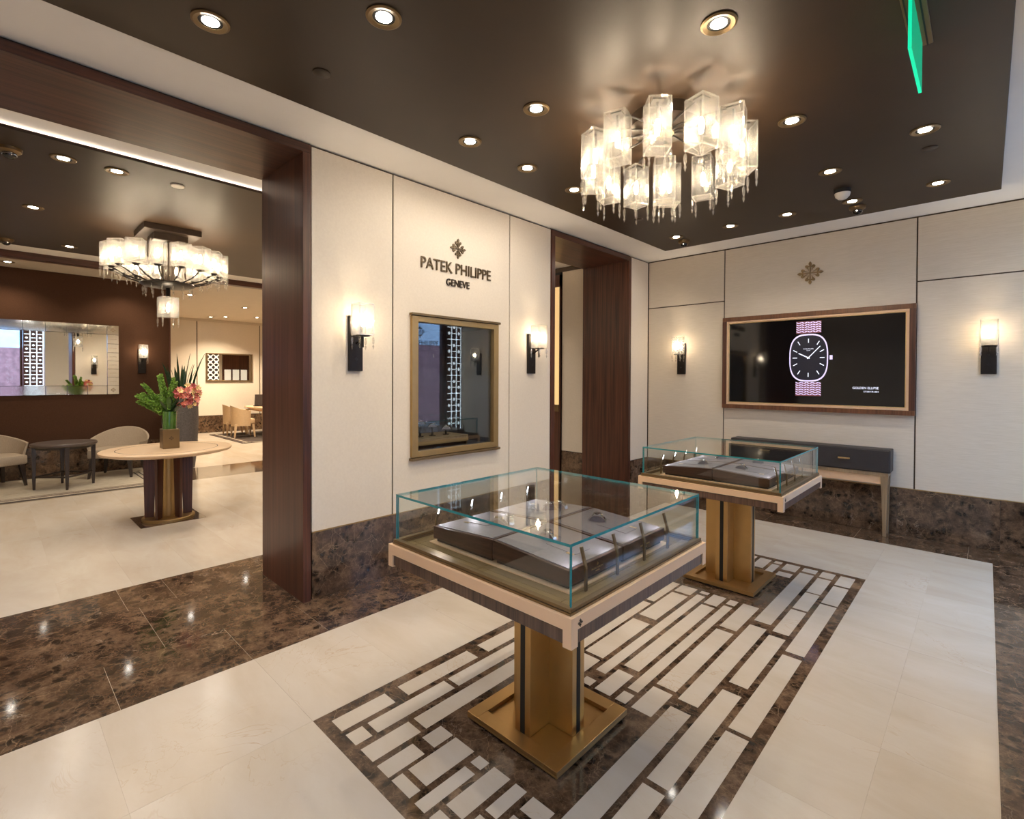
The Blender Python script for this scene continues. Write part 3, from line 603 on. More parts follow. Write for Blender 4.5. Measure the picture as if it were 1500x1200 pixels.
MB().box(-.19, .16, -.30, .26, .06, .085).build('plinth_top', M['oakz'], pt, bevel=.002); MB().box(.14, .162, -.30, .26, .03, .06).build('plinth_fascia', M['bronze'], pt)
for a in (-.29, .25): MB().box(-.18, .15, a-.005, a+.005, 0, .06).build('plinth_leg', M['bronzed'], pt)
for i, (dy, hh) in enumerate(((-.17, .10), (-.04, .07), (.11, .04))):
    st = thing('watch_stand', ('tall', 'middle sized', 'short')[i]+' black watch stand on the plinth in the wall display window', 'stand', (XL-.22, 2.72+dy, .9955), 0, 'watch stands in the wall display')
    MB().box(-.02, .02, -.02, .02, 0, .006).box(-.006, .006, -.006, .006, .006, hh).box(-.02, .02, -.015, .015, hh, hh+.006).build('stand_body', M['black'], st)
    put_watch((XL-.22, 2.72+dy, .9955+hh+.0062), 1.2, 'steel watch on the '+('tall', 'middle sized', 'short')[i]+' stand in the wall display window', 'watches in the wall display')
lamp('SPOT', 'niche_light', n, (-.15, 0, 1.06), 2.0, COOL, spot_size=1.6, shadow_soft_size=.01)

# ------------------------------------------------------------------ lettering and emblems on the walls
sg = thing('wall_lettering', 'dark bronze raised lettering on the fabric wall above the display window', 'sign', (XL, 2.775, 2.28))
def wl_text(s, z, hgt, wid, m): return text_mesh(s, hgt, wid, .012, m, 'lettering', sg, Matrix.Translation((.006, 0, z-2.28)) @ RX)
wl_text('PATEK PHILIPPE', 2.4285, .090, .770, 'letter'); wl_text('GENEVE', 2.305, .058, .255, 'letter_d')
e = thing('wall_emblem', 'bronze cross emblem above the lettering on the fabric wall', 'emblem', (XL, 2.775, 2.602)); mb = MB(); mb.T = RX.copy(); emblem_mb(.172, .012, mb).build('cross', M['letter'], e)
e = thing('wall_emblem', 'bronze cross emblem on the wall above the big screen', 'emblem', (-1.383, YB, 2.643)); mb = MB(); mb.T = Matrix(((1, 0, 0, 0), (0, 0, -1, 0), (0, 1, 0, 0), (0, 0, 0, 1))); emblem_mb(.25, .012, mb).build('cross', M['bronzed'], e)

# ------------------------------------------------------------------ wall screen
RYm = Matrix(((1, 0, 0, 0), (0, 0, -1, 0), (0, 1, 0, 0), (0, 0, 0, 1)))   # local xy -> xz facing -y
tv = thing('wall_screen', 'large wall screen in a wood and gold frame showing a watch', 'screen', (-1.385, YB, 1.16))
TX0, TX1, TZ1 = -.897, .897, 1.066
def fr4(x0, x1, z0, z1, w, ya, yb, names, mats):
    MB().box(x0, x1, ya, yb, z1-w, z1).build(names, mats[0], tv, bevel=.002); MB().box(x0, x1, ya, yb, z0, z0+w).build(names, mats[0], tv, bevel=.002)
    MB().box(x0, x0+w, ya, yb, z0+w, z1-w).build(names, mats[1], tv, bevel=.002); MB().box(x1-w, x1, ya, yb, z0+w, z1-w).build(names, mats[1], tv, bevel=.002)
fr4(TX0, TX1, 0, TZ1, .047, -.062, 0, 'wood_frame', (M['frameW'], M['woodv'])); fr4(TX0+.047, TX1-.047, .047, TZ1-.047, .022, -.055, -.0, 'gold_frame', (M['framec'], M['framec'])); fr4(TX0+.069, TX1-.069, .069, TZ1-.069, .009, -.047, -.0, 'inner_gold_frame', (M['gold'], M['gold']))
MB().box(TX0+.07, TX1-.07, -.034, -.002, .07, TZ1-.07).build('screen_panel', M['screen'], tv)
ys = -.0345; im = MB(); im.T = Matrix.Translation((0, ys, 0)) @ RYm
def sup(rx, ry, cx, cz, n=2.9, k=56):
    o = []
    for i in range(k):
        a = 2*PI*i/k; c, s = math.cos(a), math.sin(a)
        o.append((cx+rx*math.copysign(abs(c)**(2/n), c), cz+ry*math.copysign(abs(s)**(2/n), s)))
    return o
wx, wz = 0., .573
def ring(rx, ry, k, z0, z1, mi):
    a = sup(rx, ry, wx, wz); b = sup(rx*k, ry*k, wx, wz); m = len(a)
    im.add([(x, y, z1) for x, y in a]+[(x, y, z1) for x, y in b], [(i, (i+1) % m, m+(i+1) % m, m+i) for i in range(m)], mi)
im.prism(sup(.183, .256, wx, wz), 0, .0004, 3); ring(.183, .256, .94, 0, .0008, 0)
for i in range(12):
    a = i*PI/6; c, s = math.sin(a), math.cos(a); n_ = 2.9
    rr = 1/((abs(c)/.150)**n_+(abs(s)/.212)**n_)**(1/n_)
    T0 = im.T.copy(); im.T = T0 @ Matrix.Translation((wx+c*rr*.86, wz+s*rr*.86, 0)) @ Matrix.Rotation(-a, 4, 'Z'); im.box(-.004, .004, -.022, .022, .0006, .0012, 1); im.T = T0
for a, l, w in ((math.radians(-62), .105, .005), (math.radians(42), .165, .004)):
    T0 = im.T.copy(); im.T = T0 @ Matrix.Translation((wx, wz, 0)) @ Matrix.Rotation(-a, 4, 'Z'); im.box(-w, w, -.015, l, .0012, .0018, 1); im.T = T0
im.box(wx+.196, wx+.222, wz-.022, wz+.022, 0, .0008, 0)
for z0, z1, w in ((.835, .965, .118), (.165, .312, .121)):       # woven bracelet: columns of chevrons
    im.box(-w, w, z0, z1, 0, .0003, 2); nc = 9; cw = 2*w/nc; zz = z0+.004
    while zz < z1-.012:
        for q in range(nc):
            xa = -w+q*cw; xm = xa+cw*.5; d = .010 if q % 2 else -.010
            im.add([(xa+.002, zz+.004+max(0, -d), .0007), (xa+cw-.002, zz+.004+max(0, d), .0007), (xa+cw-.002, zz+.015+max(0, d), .0007), (xa+.002, zz+.015+max(0, -d), .0007)], [(0, 1, 2, 3)], 0)
        zz += .024
im.build('watch_picture', [M['pxl'], M['pxw'], M['pxr'], M['pxd']], tv)
TT = lambda x, z: Matrix.Translation((x, ys-.0015, z)) @ RYm
text_mesh('GOLDEN ELLIPSE', .022, .215, .0006, 'pxw', 'screen_text', tv, TT(.507, .258)); text_mesh('5738/1R-001', .015, .122, .0006, 'pxw', 'screen_text', tv, TT(.553, .221))
text_mesh('PATEK PHILIPPE', .011, .095, .0006, 'pxw', 'screen_text', tv, TT(wx, wz+.095)); text_mesh('GENEVE', .007, .036, .0006, 'pxw', 'screen_text', tv, TT(wx, wz+.078))

# ------------------------------------------------------------------ console table
cs = thing('console_table', 'dark leather two drawer console on oak legs below the screen', 'console', (-1.385, 5.98, 0))
MB().box(-.735, .735, -.10, .105, .612, .832).build('body', M['conslea'], cs, bevel=.008)
for a, b in ((-.725, -.006), (.006, .725)):
    dr = MB().box(a, b, -.107, -.098, .622, .822).build('drawer', M['conslea'], cs, bevel=.003)
    m_ = (a+b)/2+(.0 if a > 0 else 0.); MB().box(m_-.05, m_+.05, -.125, -.115, .717, .732).box(m_-.045, m_-.035, -.117, -.106, .72, .729).box(m_+.035, m_+.045, -.117, -.106, .72, .729).build('handle', M['gold'], dr, bevel=.002)
MB().box(-.72, .72, -.098, -.075, .578, .611).box(-.72, .72, .08, .10, .578, .611).box(-.72, -.70, -.075, .08, .578, .611).box(.70, .72, -.075, .08, .578, .611).build('oak_rail', M['oakz'], cs)
MB().box(-.66, .66, -.07, .095, .500, .590).build('under_shelf', M['champ'], cs)
for sx in (-1, 1):
    for sy in (-1, 1):
        x = sx*.688; y = -.07 if sy < 0 else .075
        l = MB(); v = []
        for z, h, off in ((0, .014, .012), (.40, .022, .004), (.60, .032, 0)):
            for a, b in ((-1, -1), (1, -1), (1, 1), (-1, 1)): v.append((x+sx*off*.3+a*h, y+sy*off*.0+b*h*.8, z))
        l.add(v, [(3, 2, 1, 0)]+[(4*k+i, 4*k+(i+1) % 4, 4*k+4+(i+1) % 4, 4*k+4+i) for k in (0, 1) for i in range(4)]+[(8, 9, 10, 11)])
        l.build('leg', M['oakz'], cs, bevel=.002)

# ------------------------------------------------------------------ crystal lights
def drop_mesh(L):
    mb = MB(); mb.lathe([(0, 0), (.0055, -.0055), (.0055, -.009), (0, -.014)], 8, (0, 0, 0))
    k = L/.1; mb.lathe([(0, -.016*1), (.0075, -.024*k), (.0085, -.040*k), (.0075, -.062*k), (.003, -.070*k), (0, -.072*k)], 8)
    mb.lathe([(0, -.072*k), (.005, -.077*k), (.0075, -.084*k), (.0, -.108*k)], 8)
    return mb.mesh('crystal_drop', M['crystal'])
DROP = {}
def shade_mesh(w, h, m):
    a = w/2; t = .004; mb = MB()
    for k in range(4):
        mb.T = Matrix.Rotation(k*PI/2, 4, 'Z'); mb.box(-a, a, -a, -a+t, 0, h)
    mb.T = Matrix(); mb.box(-a+t, a-t, -a+t, a-t, 0, t); e = .0032
    for sx in (-1, 1):
        for sy in (-1, 1): mb.box(sx*a-e, sx*a+e, sy*a-e, sy*a+e, 0, h, 1)
    for z in (0, h):
        for s_ in (-1, 1): mb.box(-a, a, s_*a-e, s_*a+e, z-e, z+e, 1); mb.box(s_*a-e, s_*a+e, -a, a, z-e, z+e, 1)
    return mb.mesh('shade', [M[m], M['shadedge']])
SH = {}; BULB = MB().lathe([(0, -.045), (.010, -.04), (.014, -.01), (.012, .02), (.006, .04), (0, .05)], 12).mesh('bulb', M['bulb'], smooth=True)
def lit_shade(parent, x, y, z, rz, w, h, power, dl=.1, col=WARM):
    if (w, h) not in SH: SH[w, h] = shade_mesh(w, h, 'shade' if w == .112 else 'shadef')
    if dl not in DROP: DROP[dl] = drop_mesh(dl)
    s = link('shade', SH[w, h], parent, (x, y, z), rz)
    b = link('bulb', BULB, s, (0, 0, h*.48))
    lamp('POINT', 'bulb_light', s, (0, 0, h*.48), power, col, shadow_soft_size=.018)
    for i in range(4):
        a = PI/4+i*PI/2; link('crystal_drop', DROP[dl], s, (w*.68*math.cos(a), w*.68*math.sin(a), .004))
    return s
ch = thing('chandelier', 'round chandelier of cut glass shades close under the ceiling above the display cases', 'chandelier', (-1.39, 2.755, ZB))
MB().lathe([(.0, 0), (.20, 0), (.20, -.065), (.17, -.08), (0, -.08)], 40).build('canopy', M['dkmetal'], ch, smooth=True); MB().lathe([(0, -.08), (.055, -.08), (.055, -.10), (0, -.104)], 24).build('hub', M['bronzed'], ch, smooth=True)
for k in range(12):
    a = math.radians(-128+30*k); c, s = math.cos(a), math.sin(a); R_ = .42
    MB().tube([(c*r, s*r, z) for r, z in ((.05, -.09), (.10, -.082), (.18, -.086), (.28, -.094), (.36, -.106), (R_, -.120))], .0055, 6).build('arm', M['black'], ch, smooth=True)
    MB().box(-.03, .03, -.03, .03, -.128, -.120).box(-.006, .006, -.006, .006, -.24, -.126).build('shade_cap', M['black'], ch); cp = ch.children[-1]
    sh = lit_shade(ch, c*R_, s*R_, -.375, a+.35, .112, .25, P_SHADE, .105)
    for o in ch.children:
        if o.name.startswith('shade_cap') and o.location.length < 1e-6: o.location = (c*R_, s*R_, 0); o.rotation_euler = (0, 0, a+.35)
MB().tube([(0, 0, -.10), (0, 0, -.25)], .005, 6).build('centre_rod', M['black'], ch); lit_shade(ch, 0, 0, -.495, .55, .112, .24, P_SHADE, .105)

c2h = thing('chandelier', 'tiered chandelier with a ring of glass shades on arms above the round pedestal table', 'chandelier', (-6.3, 1.33, ZB))
MB().box(-.255, .255, -.25, .25, -.06, 0).build('ceiling_plate', M['dkmetal'], c2h, bevel=.003); MB().box(-.15, .15, -.15, .15, -.135, -.06).build('plate_block', M['dkmetal'], c2h, bevel=.003)
st = MB().box(-.045, .045, -.045, .045, -.55, -.135)
for q in range(8): st.cyl(.05*math.cos(q*PI/4), .05*math.sin(q*PI/4), -.55, -.135, .012, 8)
st.build('stem', M['dkmetal'], c2h)
MB().lathe([(0, -.535), (.06, -.53), (.24, -.555), (.25, -.565), (.22, -.585), (.05, -.60), (0, -.60)], 40).build('hub', M['black'], c2h, smooth=True); MB().cyl(0, 0, -.70, -.59, .02, 10).build('lower_rod', M['black'], c2h)
for k in range(16):
    a = math.radians(1+22.5*k); c, s = math.cos(a), math.sin(a); R_ = .475
    MB().tube([(c*r, s*r, z) for r, z in ((.20, -.56), (.35, -.52), (.42, -.48), (R_, -.452))], .007, 6).build('arm', M['black'], c2h, smooth=True)
    o = MB().lathe([(0, -.02), (.016, -.02), (.035, -.004), (.035, 0), (0, 0)], 12).build('shade_cup', M['black'], c2h); o.location = (c*R_, s*R_, -.442)
    lit_shade(c2h, c*R_, s*R_, -.44, a+.3, .132, .225, P_SHADE2, .11)
if .11 not in DROP: DROP[.11] = drop_mesh(.11)
for k in range(14): a = 2*PI*k/14; link('crystal_drop', DROP[.11], c2h, (.215*math.cos(a), .215*math.sin(a), -.58))
lit_shade(c2h, 0, 0, -.905, .1, .15, .205, P_SHADE2, .11)

def sconce(loc, rz, label):
    # built against a wall at local y=0, facing -y
    s = thing('wall_sconce', label, 'wall lamp', loc, rz, 'glass shade wall sconces')
    MB().box(-.052, .052, -.028, 0, -.195, .195).build('backplate', M['black'], s, bevel=.004); mb = MB(); mb.T = Matrix.Translation((0, -.0282, -.11)) @ RYm; emblem_mb(.03, .001, mb).build('plate_emblem', M['blackm'], s)
    MB().tube([(0, -.02, 0), (0, -.06, .012), (0, -.10, .035), (0, -.115, .048)], .007, 8).build('arm', M['black'], s, smooth=True)
    MB().box(-.035, .035, -.150, -.080, .046, .056).box(-.006, .006, -.121, -.109, -.03, .046).build('shade_holder', M['black'], s)
    lit_shade(s, 0, -.115, .057, 0, .108, .215, P_SCONCE, .1); return s
sconce((XL, 1.815, 1.742), PI/2, 'wall sconce between the big portal and the first panel joint'); sconce((XL, 3.715, 1.742), PI/2, 'wall sconce beside the narrow portal on the lettered wall')
sconce((-2.81, YB, 1.757), 0, 'wall sconce in the corner on the far wall next to the screen'); sconce((.012, YB, 1.75), 0, 'wall sconce on the far wall on the window side of the screen')
sconce((XLO, 1.765, 1.75), PI/2, 'wall sconce on the dark brown lounge wall beside the long mirror'); sconce((XB, 1.85, 1.75), -PI/2, 'wall sconce on the foyer side of the lettered wall')

# ------------------------------------------------------------------ ceiling fittings
RINGM = MB().lathe([(.048, -.001), (.075, -.001), (.075, -.005), (.066, -.009), (.048, -.004), (.048, -.001)], 32, cap=False).mesh('trim_ring', M['bronzed'], smooth=True)
BAFM = MB().lathe([(.048, -.003), (.046, .012), (.036, .020)], 32, cap=False).mesh('baffle', M['slot'], smooth=True)
LENSM = MB().lathe([(0, -.0035), (.034, -.003), (.034, -.001), (0, -.001)], 24).mesh('lens', M['lens']); LENSC = MB().lathe([(0, -.0035), (.034, -.003), (.034, -.001), (0, -.001)], 24).mesh('lens', M['lensc'])
BACKM = MB().lathe([(0, -.0005), (.05, -.0005), (.05, -.0015), (0, -.0015)], 24).mesh('reflector', M['slot'])
def downlight(x, y, z, label, power, col=WHITE, cool=False, size=2.35, aim=None, group='recessed ceiling downlights'):
    d = thing('downlight', label, 'downlight', (x, y, z), 0, group)
    link('trim_ring', RINGM, d); link('reflector', BACKM, d); link('lens', LENSC if cool else LENSM, d)
    l = lamp('SPOT', 'spot_light', d, (0, 0, -.012), power, COOL if cool else col, spot_size=size, spot_blend=.7, shadow_soft_size=.022)
    if aim is not None: l.rotation_euler = (Vector(aim)-Vector((x, y, z))).to_track_quat('-Z', 'Y').to_euler()
ORD = ['nearest', 'second', 'third', 'fourth', 'fifth', 'sixth']
main = {-2.452: ([5.155, 3.308, 2.735, 2.175, .676], 'row along lettered wall'), -1.881: ([5.154, 2.170, 1.176], 'row before the chandelier'), -1.364: ([5.149], 'middle row behind chandelier'),
        -.856: ([5.149, 4.306, 3.31, 2.19, 1.176], 'row beyond the chandelier'), -.291: ([5.125, 3.984, 2.0, .9], 'row nearest the windows')}
main[-2.452][0].append(-.5); main[-1.881][0].append(-.3); main[-.856][0].append(0.)  # extra downlights out of view, added to brighten the case fronts
for x, (ysl, rown) in main.items():
    for i, y in enumerate(ysl): downlight(x, y, ZB, f'recessed downlight {ORD[i]} from the screen wall, {rown}', P_DOWN*(.08 if x > -.5 else .62 if x > -1 else .7 if y > 5 else (.75 if y > 0 else 1.) if x < -2 else 1.), WHITE, aim=(XL, y, 1.5) if x < -2 else None)
for i, (x, y) in enumerate(((-4.74, .382), (-4.742, .681), (-4.737, 2.6), (-6.308, .30), (-6.308, 2.55), (-7.885, .686), (-7.885, 2.2), (-7.885, 3.6), (-5.5, 4.6))):
    downlight(x, y, ZB, ('downlight nearest the portal in the foyer row beside the camera dome', 'second downlight from the camera dome in the foyer row by the portal', 'third downlight in the foyer row by the portal', 'foyer downlight before the tiered chandelier', 'foyer downlight behind the tiered chandelier', 'foyer downlight above the front of the lounge rug', 'second foyer downlight by the wood beam', 'third foyer downlight by the wood beam', 'foyer downlight near the corridor wall')[i], P_FOYER, WHITE, cool=i < 1, size=2.35)
for i, (x, y) in enumerate(((-9.65, .206), (-9.65, 1.5), (-10.95, 2.66), (-12.06, 4.0), (-13.77, 4.85), (-14.23, 4.25), (-14.55, 4.0), (-11.0, 5.0))):
    downlight(x, y, ZB+.015, ('downlight over the long mirror in the lounge', 'downlight over the armchair by the planter', 'dining downlight nearest the wood beam', 'dining downlight in the middle of the pale ceiling', 'bright downlight over the dining table', 'dining downlight between table and wall', 'wall washer downlight over the lattice mirror', 'dining downlight by the corridor side')[i], P_FOYER*((3.6 if i > 1 else .55) if i != 6 else 2.6), WARM, size=2.2 if i != 6 else 1.0, group='recessed ceiling downlights')
def disc(x, y, label): tag(MB().lathe([(0, 0), (.043, 0), (.043, -.004), (.038, -.007), (0, -.007)], 28).build('ceiling_speaker', M['brownceil'], None, smooth=True), label, 'speaker', 'flush ceiling speakers').location = (x, y, ZB)
disc(-2.454, 1.175, 'flush round brown disc in the ceiling before the big portal'); disc(-.29, 4.321, 'flush round brown disc in the ceiling on the window side'); disc(-2.449, 4.335, 'flush round brown disc in the ceiling behind the chandelier')
o = tag(MB().lathe([(0, 0), (.05, 0), (.05, -.005), (.045, -.01), (0, -.01)], 24).build('ceiling_speaker', M['ivory'], None, smooth=True), 'flush round pale disc in the foyer ceiling before the tiered chandelier', 'speaker'); o.location = (-4.737, 1.067, ZB)
s = thing('motion_detector', 'white domed motion detector with black collar on the brown ceiling', 'detector', (-.863, 4.786, ZB)); MB().lathe([(0, 0), (.06, 0), (.06, -.03), (0, -.03)], 28).build('collar', M['blackm'], s, smooth=True); MB().lathe([(.056, -.03), (.05, -.055), (.03, -.075), (0, -.082)], 28).build('dome', M['ivory'], s, smooth=True)
def dome_cam(x, y, label):
    s = thing('dome_camera', label, 'camera', (x, y, ZB), 0, 'ceiling dome cameras'); MB().lathe([(0, 0), (.065, 0), (.062, -.02), (.04, -.035), (0, -.035)], 28).build('housing', M['bronzed'], s, smooth=True)
    MB().lathe([(.038, -.034), (.034, -.055), (.018, -.068), (0, -.072)], 20).build('dome', M['screen'], s, smooth=True); MB().lathe([(.036, -.040), (.039, -.040), (.039, -.046), (.036, -.046), (.036, -.040)], 24, cap=False).build('chrome_ring', M['steel'], s, smooth=True)
dome_cam(-.85, 5.348, 'dark ceiling dome camera above the screen'); dome_cam(-2.461, 5.364, 'dark ceiling dome camera in the corner by the narrow portal'); dome_cam(-4.80, .115, 'dark ceiling dome camera in the foyer beside a downlight'); dome_cam(-7.99, .16, 'dark ceiling dome camera in the foyer by the wood beam')
ex = thing('exit_sign', 'green glowing edge lit sign panel hanging under a grey ceiling plate', 'exit sign', (-.233, 2.74, ZB)); MB().box(-.038, .042, -.27, .22, -.012, 0).build('ceiling_plate', M['bronzed'], ex, bevel=.002)
MB().box(-.030, -.024, -.27, .22, -.016, -.011).box(.020, .026, -.27, .22, -.016, -.011).build('plate_groove', M['slot'], ex)
g = MB().box(-.006, .006, -.235, .19, -.235, -.012)
for i, fc in enumerate(g.f):
    nn = (Vector(g.v[fc[1]])-Vector(g.v[fc[0]])).cross(Vector(g.v[fc[2]])-Vector(g.v[fc[1]])).normalized(); g.mi[i] = 1 if abs(nn.x) > .9 else 0
g.build('lit_panel', [M['exitg'], M['exitf']], ex); MB().lathe([(0, 0), (.004, 0), (.004, -.004), (0, -.005)], 10, (.015, -.20, -.012)).build('status_led', M['red'], ex)

# ------------------------------------------------------------------ foyer: pedestal table with flowers
pt = thing('pedestal_table', 'round pale wood pedestal table with dark wood fins and bronze column', 'table', (-6.3, 1.33, .0013))
MB().lathe([(0, 0), (.235, 0), (.235, .022), (.225, .03), (0, .03)], 40).build('base_disc', M['bronze'], pt, smooth=True); MB().cyl(0, 0, .03, .70, .062, 28).build('column', M['bronze'], pt, smooth=True)
for k in range(6):
    a = math.atan2(-1.33, 6.3)+PI/6+k*PI/3; fb = MB(); fb.T = Matrix.Rotation(a, 4, 'Z')
    v = [(.128, -.013, .03), (.208, -.013, .03), (.208, .013, .03), (.128, .013, .03), (.105, -.015, .70), (.22, -.015, .70), (.22, .015, .70), (.105, .015, .70)]
    fb.add(v, [(3, 2, 1, 0), (4, 5, 6, 7), (0, 1, 5, 4), (1, 2, 6, 5), (2, 3, 7, 6), (3, 0, 4, 7)]); fb.build('fin', M['woodv'], pt, bevel=.003)
MB().lathe([(0, .70), (.53, .70), (.575, .712), (.585, .725), (.585, .738), (.578, .742), (.452, .742), (.452, .740), (.446, .740), (.446, .742), (0, .742)], 72).build('table_top', M['veneer'], pt, smooth=True); MB().lathe([(.446, .7405), (.453, .7405), (.453, .7425), (.446, .7425), (.446, .7405)], 72, cap=False).build('inlaid_line', M['slot'], pt)
va = thing('vase', 'green glass vase in a square bronze sleeve on the pedestal table', 'vase', (-6.3, 1.34, .7435)); MB().box(-.075, .075, -.075, .075, 0, .205).build('bronze_sleeve', M['bronzed'], va, bevel=.006); mb = MB(); mb.T = Matrix.Translation((.0755, 0, .11)) @ RX; emblem_mb(.045, .001, mb).build('sleeve_emblem', M['letter_d'], va)
MB().lathe([(.0, .19), (.062, .19), (.066, .39), (.062, .39), (.060, .36), (0, .36)], 28).build('glass_liner', M['greengl'], va, smooth=True)
fl = thing('flower_arrangement', 'green bell stems with coral and red lilies in the square vase', 'flowers', (-6.3, 1.34, 1.105))
RV = Vector((.725, .689, 0)); FVv = Vector((-.689, .725, 0)); UPV = Vector((0, 0, 1))
CUP = MB(); CUP.lathe([(.003, 0), (.014, .010), (.024, .016), (.028, .026)], 7, cap=False); CUPD = CUP.v, CUP.f
def spike(d, L, lean):
    mb = MB(); tip = d.normalized()
    pts = [Vector((0, 0, -.02))+tip*(L*t)+UPV*(.10*L*t*(1-t)) for t in [i/8 for i in range(9)]]
    mb.tube(pts, [.005-.0004*i for i in range(9)], 5, 1)
    n_ = int(L*210)
    for i in range(n_):
        t = .22+.78*i/n_; p = Vector((0, 0, -.02))+tip*(L*t)+UPV*(.10*L*t*(1-t)); a = i*2.4; sc = (1.05-.62*t)*random.uniform(.75, 1.2)
        ax = tip.cross(Vector((.3, .2, 1))).normalized(); out = (ax*math.cos(a)+tip.cross(ax)*math.sin(a)+tip*.35).normalized()
        q = Vector((0, 0, 1)).rotation_difference(out).to_matrix().to_4x4()
        mb.T = Matrix.Translation(p+out*.006) @ q @ Matrix.Scale(sc, 4); mb.add(CUPD[0], CUPD[1], 0); mb.T = Matrix()
    return mb
for dx, dz, df in ((-.30, .24, .0), (-.24, .34, .06), (-.15, .42, -.05), (-.06, .44, .05), (.03, .40, -.02), (.10, .36, .05), (-.32, .15, .03), (-.19, .22, -.12), (-.22, .10, -.05), (-.08, .30, -.14), (-.26, .22, .12)):
    d = RV*dx+UPV*dz-FVv*df; spike(d, d.length, 0).build('bell_stem', [M['leafg'], M['stem']], fl, smooth=True)
def blossom(m):
    mb = MB()
    for k in range(6):
        a = k*PI/3; mb.T = Matrix.Rotation(a, 4, 'Z') @ Matrix.Rotation(-.75, 4, 'Y')
        mb.add([(0, -.006, 0), (.022, -.014, .003), (.045, -.008, -.002), (.052, 0, -.008), (.045, .008, -.002), (.022, .014, .003), (0, .006, 0)], [(0, 1, 5, 6), (1, 2, 4, 5), (2, 3, 4)], 0)
    mb.T = Matrix(); mb.lathe([(0, 0), (.006, .004), (.004, .02), (0, .024)], 6, mi=1); return mb.mesh('blossom', [M[m], M['petal_y']], smooth=True)
BL = [blossom(m) for m in ('petal_p', 'petal_r', 'petal_p', 'petal_y')]
for i in range(56):
    a = random.uniform(0, 2*PI); rr = math.sqrt(random.random()); x = .185+.125*rr*math.cos(a); z = .20+.125*rr*math.sin(a); y = random.uniform(-.1, .1)*(1-rr*.6)
    p = RV*x+UPV*z-FVv*(-y)*1.0; o = link('blossom', BL[i % 4], fl, p); out = (p-Vector((0.02, 0, .05))).normalized()*.7-Vector((-.978, .207, 0))*.8+Vector((random.uniform(-.3, .3), random.uniform(-.3, .3), random.uniform(-.2, .3)))
    o.rotation_euler = out.to_track_quat('Z', 'Y').to_euler(); k_ = random.uniform(.55, .9); o.scale = (k_, k_, k_)
for i in range(4): p = RV*random.uniform(-.05, .05)+UPV*random.uniform(.18, .26)-FVv*(-.1); o = link('blossom', BL[i % 3], fl, p); o.rotation_euler = Vector((.9, -.2, .3)).to_track_quat('Z', 'Y').to_euler()
for i in range(16):
    d = RV*random.uniform(-.05, .26)+UPV*random.uniform(.02, .22)+FVv*random.uniform(-.14, .1); L = d.length; t = d.normalized(); sd = t.cross(UPV).normalized()*.022
    MB().add([Vector((0, 0, 0)), t*L*.4+sd*.8, t*L*.75+sd, t*L, t*L*.75-sd, t*L*.4-sd*.8], [(0, 1, 5), (1, 2, 4, 5), (2, 3, 4)]).build('leaf', M['leafd'] if i % 2 else M['stem'], fl)

pl = thing('planter', 'tall grey stone planter at the end of the brown wall', 'planter', (-9.63, 2.20, 0)); MB().lathe([(0, 0), (.20, 0), (.235, .3), (.255, .75), (.25, 1.14), (.225, 1.14), (.225, 1.08), (0, 1.08)], 36).build('pot', M['planter'], pl, smooth=True); MB().lathe([(0, 1.075), (.224, 1.075), (.224, 1.085), (0, 1.085)], 24).build('soil', M['soil'], pl)
sp = thing('snake_plant', 'dark green upright snake plant growing in the tall planter', 'plant', (-9.63, 2.20, 1.086))
for i in range(17):
    a = random.uniform(0, 2*PI); r = random.uniform(.03, .16); L = random.uniform(.42, .68) if i > 2 else .80; ln = random.uniform(.0, .32)*L; b = Vector((r*math.cos(a), r*math.sin(a), 0)); dr_ = Vector((math.cos(a), math.sin(a), 0)); sd = Vector((-math.sin(a+.6), math.cos(a+.6), 0))
    vs = []; fs = []
    for k in range(7):
        t = k/6; w = .036*(1-abs(t-.35)**1.6*1.5)*(1 if k < 6 else 0); w = max(w, .001); c = b+dr_*ln*t*t+UPV*L*t
        vs += [c-sd*w, c+dr_*.006, c+sd*w]
    for k in range(6):
        for q in (0, 1): fs.append((3*k+q, 3*k+q+1, 3*k+q+4, 3*k+q+3))
    MB().add(vs, fs).build('leaf', M['leafd'], sp, smooth=True)

# ------------------------------------------------------------------ lounge: mirror, rug, side table, armchairs
mi = thing('wall_mirror', 'long frameless mirror with etched mirror border on the brown wall', 'mirror', (XLO, .72, 1.22)); MY = .742
MB().box(.0, .014, -MY, MY, 0, 1.092).build('mirror_backing', M['black'], mi)
MB().box(.014, .020, -MY+.147, MY-.147, .138, 1.092-.147).build('mirror_glass', M['mirror'], mi, bevel=.003, seg=1)
bz = [0, .138, .27, .40, .53, .66, .80, .945, 1.092]
for s in (-1, 1):
    for a, b in zip(bz, bz[1:]):
        q = MB().box(.014, .019, min(s*MY, s*(MY-.144)), max(s*MY, s*(MY-.144)), a+.0015, b-.0015).build('border_piece', M['mirroretch'], mi, bevel=.002, seg=1)
        if a in (0, .945): e_ = MB(); e_.T = Matrix.Translation((.0191, s*(MY-.072), (a+b)/2)) @ RX; emblem_mb(.07, .0006, e_).build('etched_emblem', M['oakz'], q)
        else: MB().box(.019, .0196, s*(MY-.072)-.045, s*(MY-.072)+.045, (a+b)/2-.002, (a+b)/2+.002).build('etched_line', M['oakz'], q)
for z0, z1 in ((0, .135), (.949, 1.092)):
    for i in range(5): w_ = (2*MY-.296)/5; a = -MY+.148+i*w_; MB().box(.014, .019, a+.0015, a+w_-.0015, z0+.001, z1-.001).build('border_piece', M['mirroretch'], mi, bevel=.002, seg=1)
ru = thing('lounge_rug', 'pale grey lounge rug with dark striped border along the brown wall', 'rug', (-9.15, .70, .0005))
MB().box(-.93, .865, -1.25, 1.25, 0, .010).build('rug_field', M['rugc'], ru, bevel=.003)
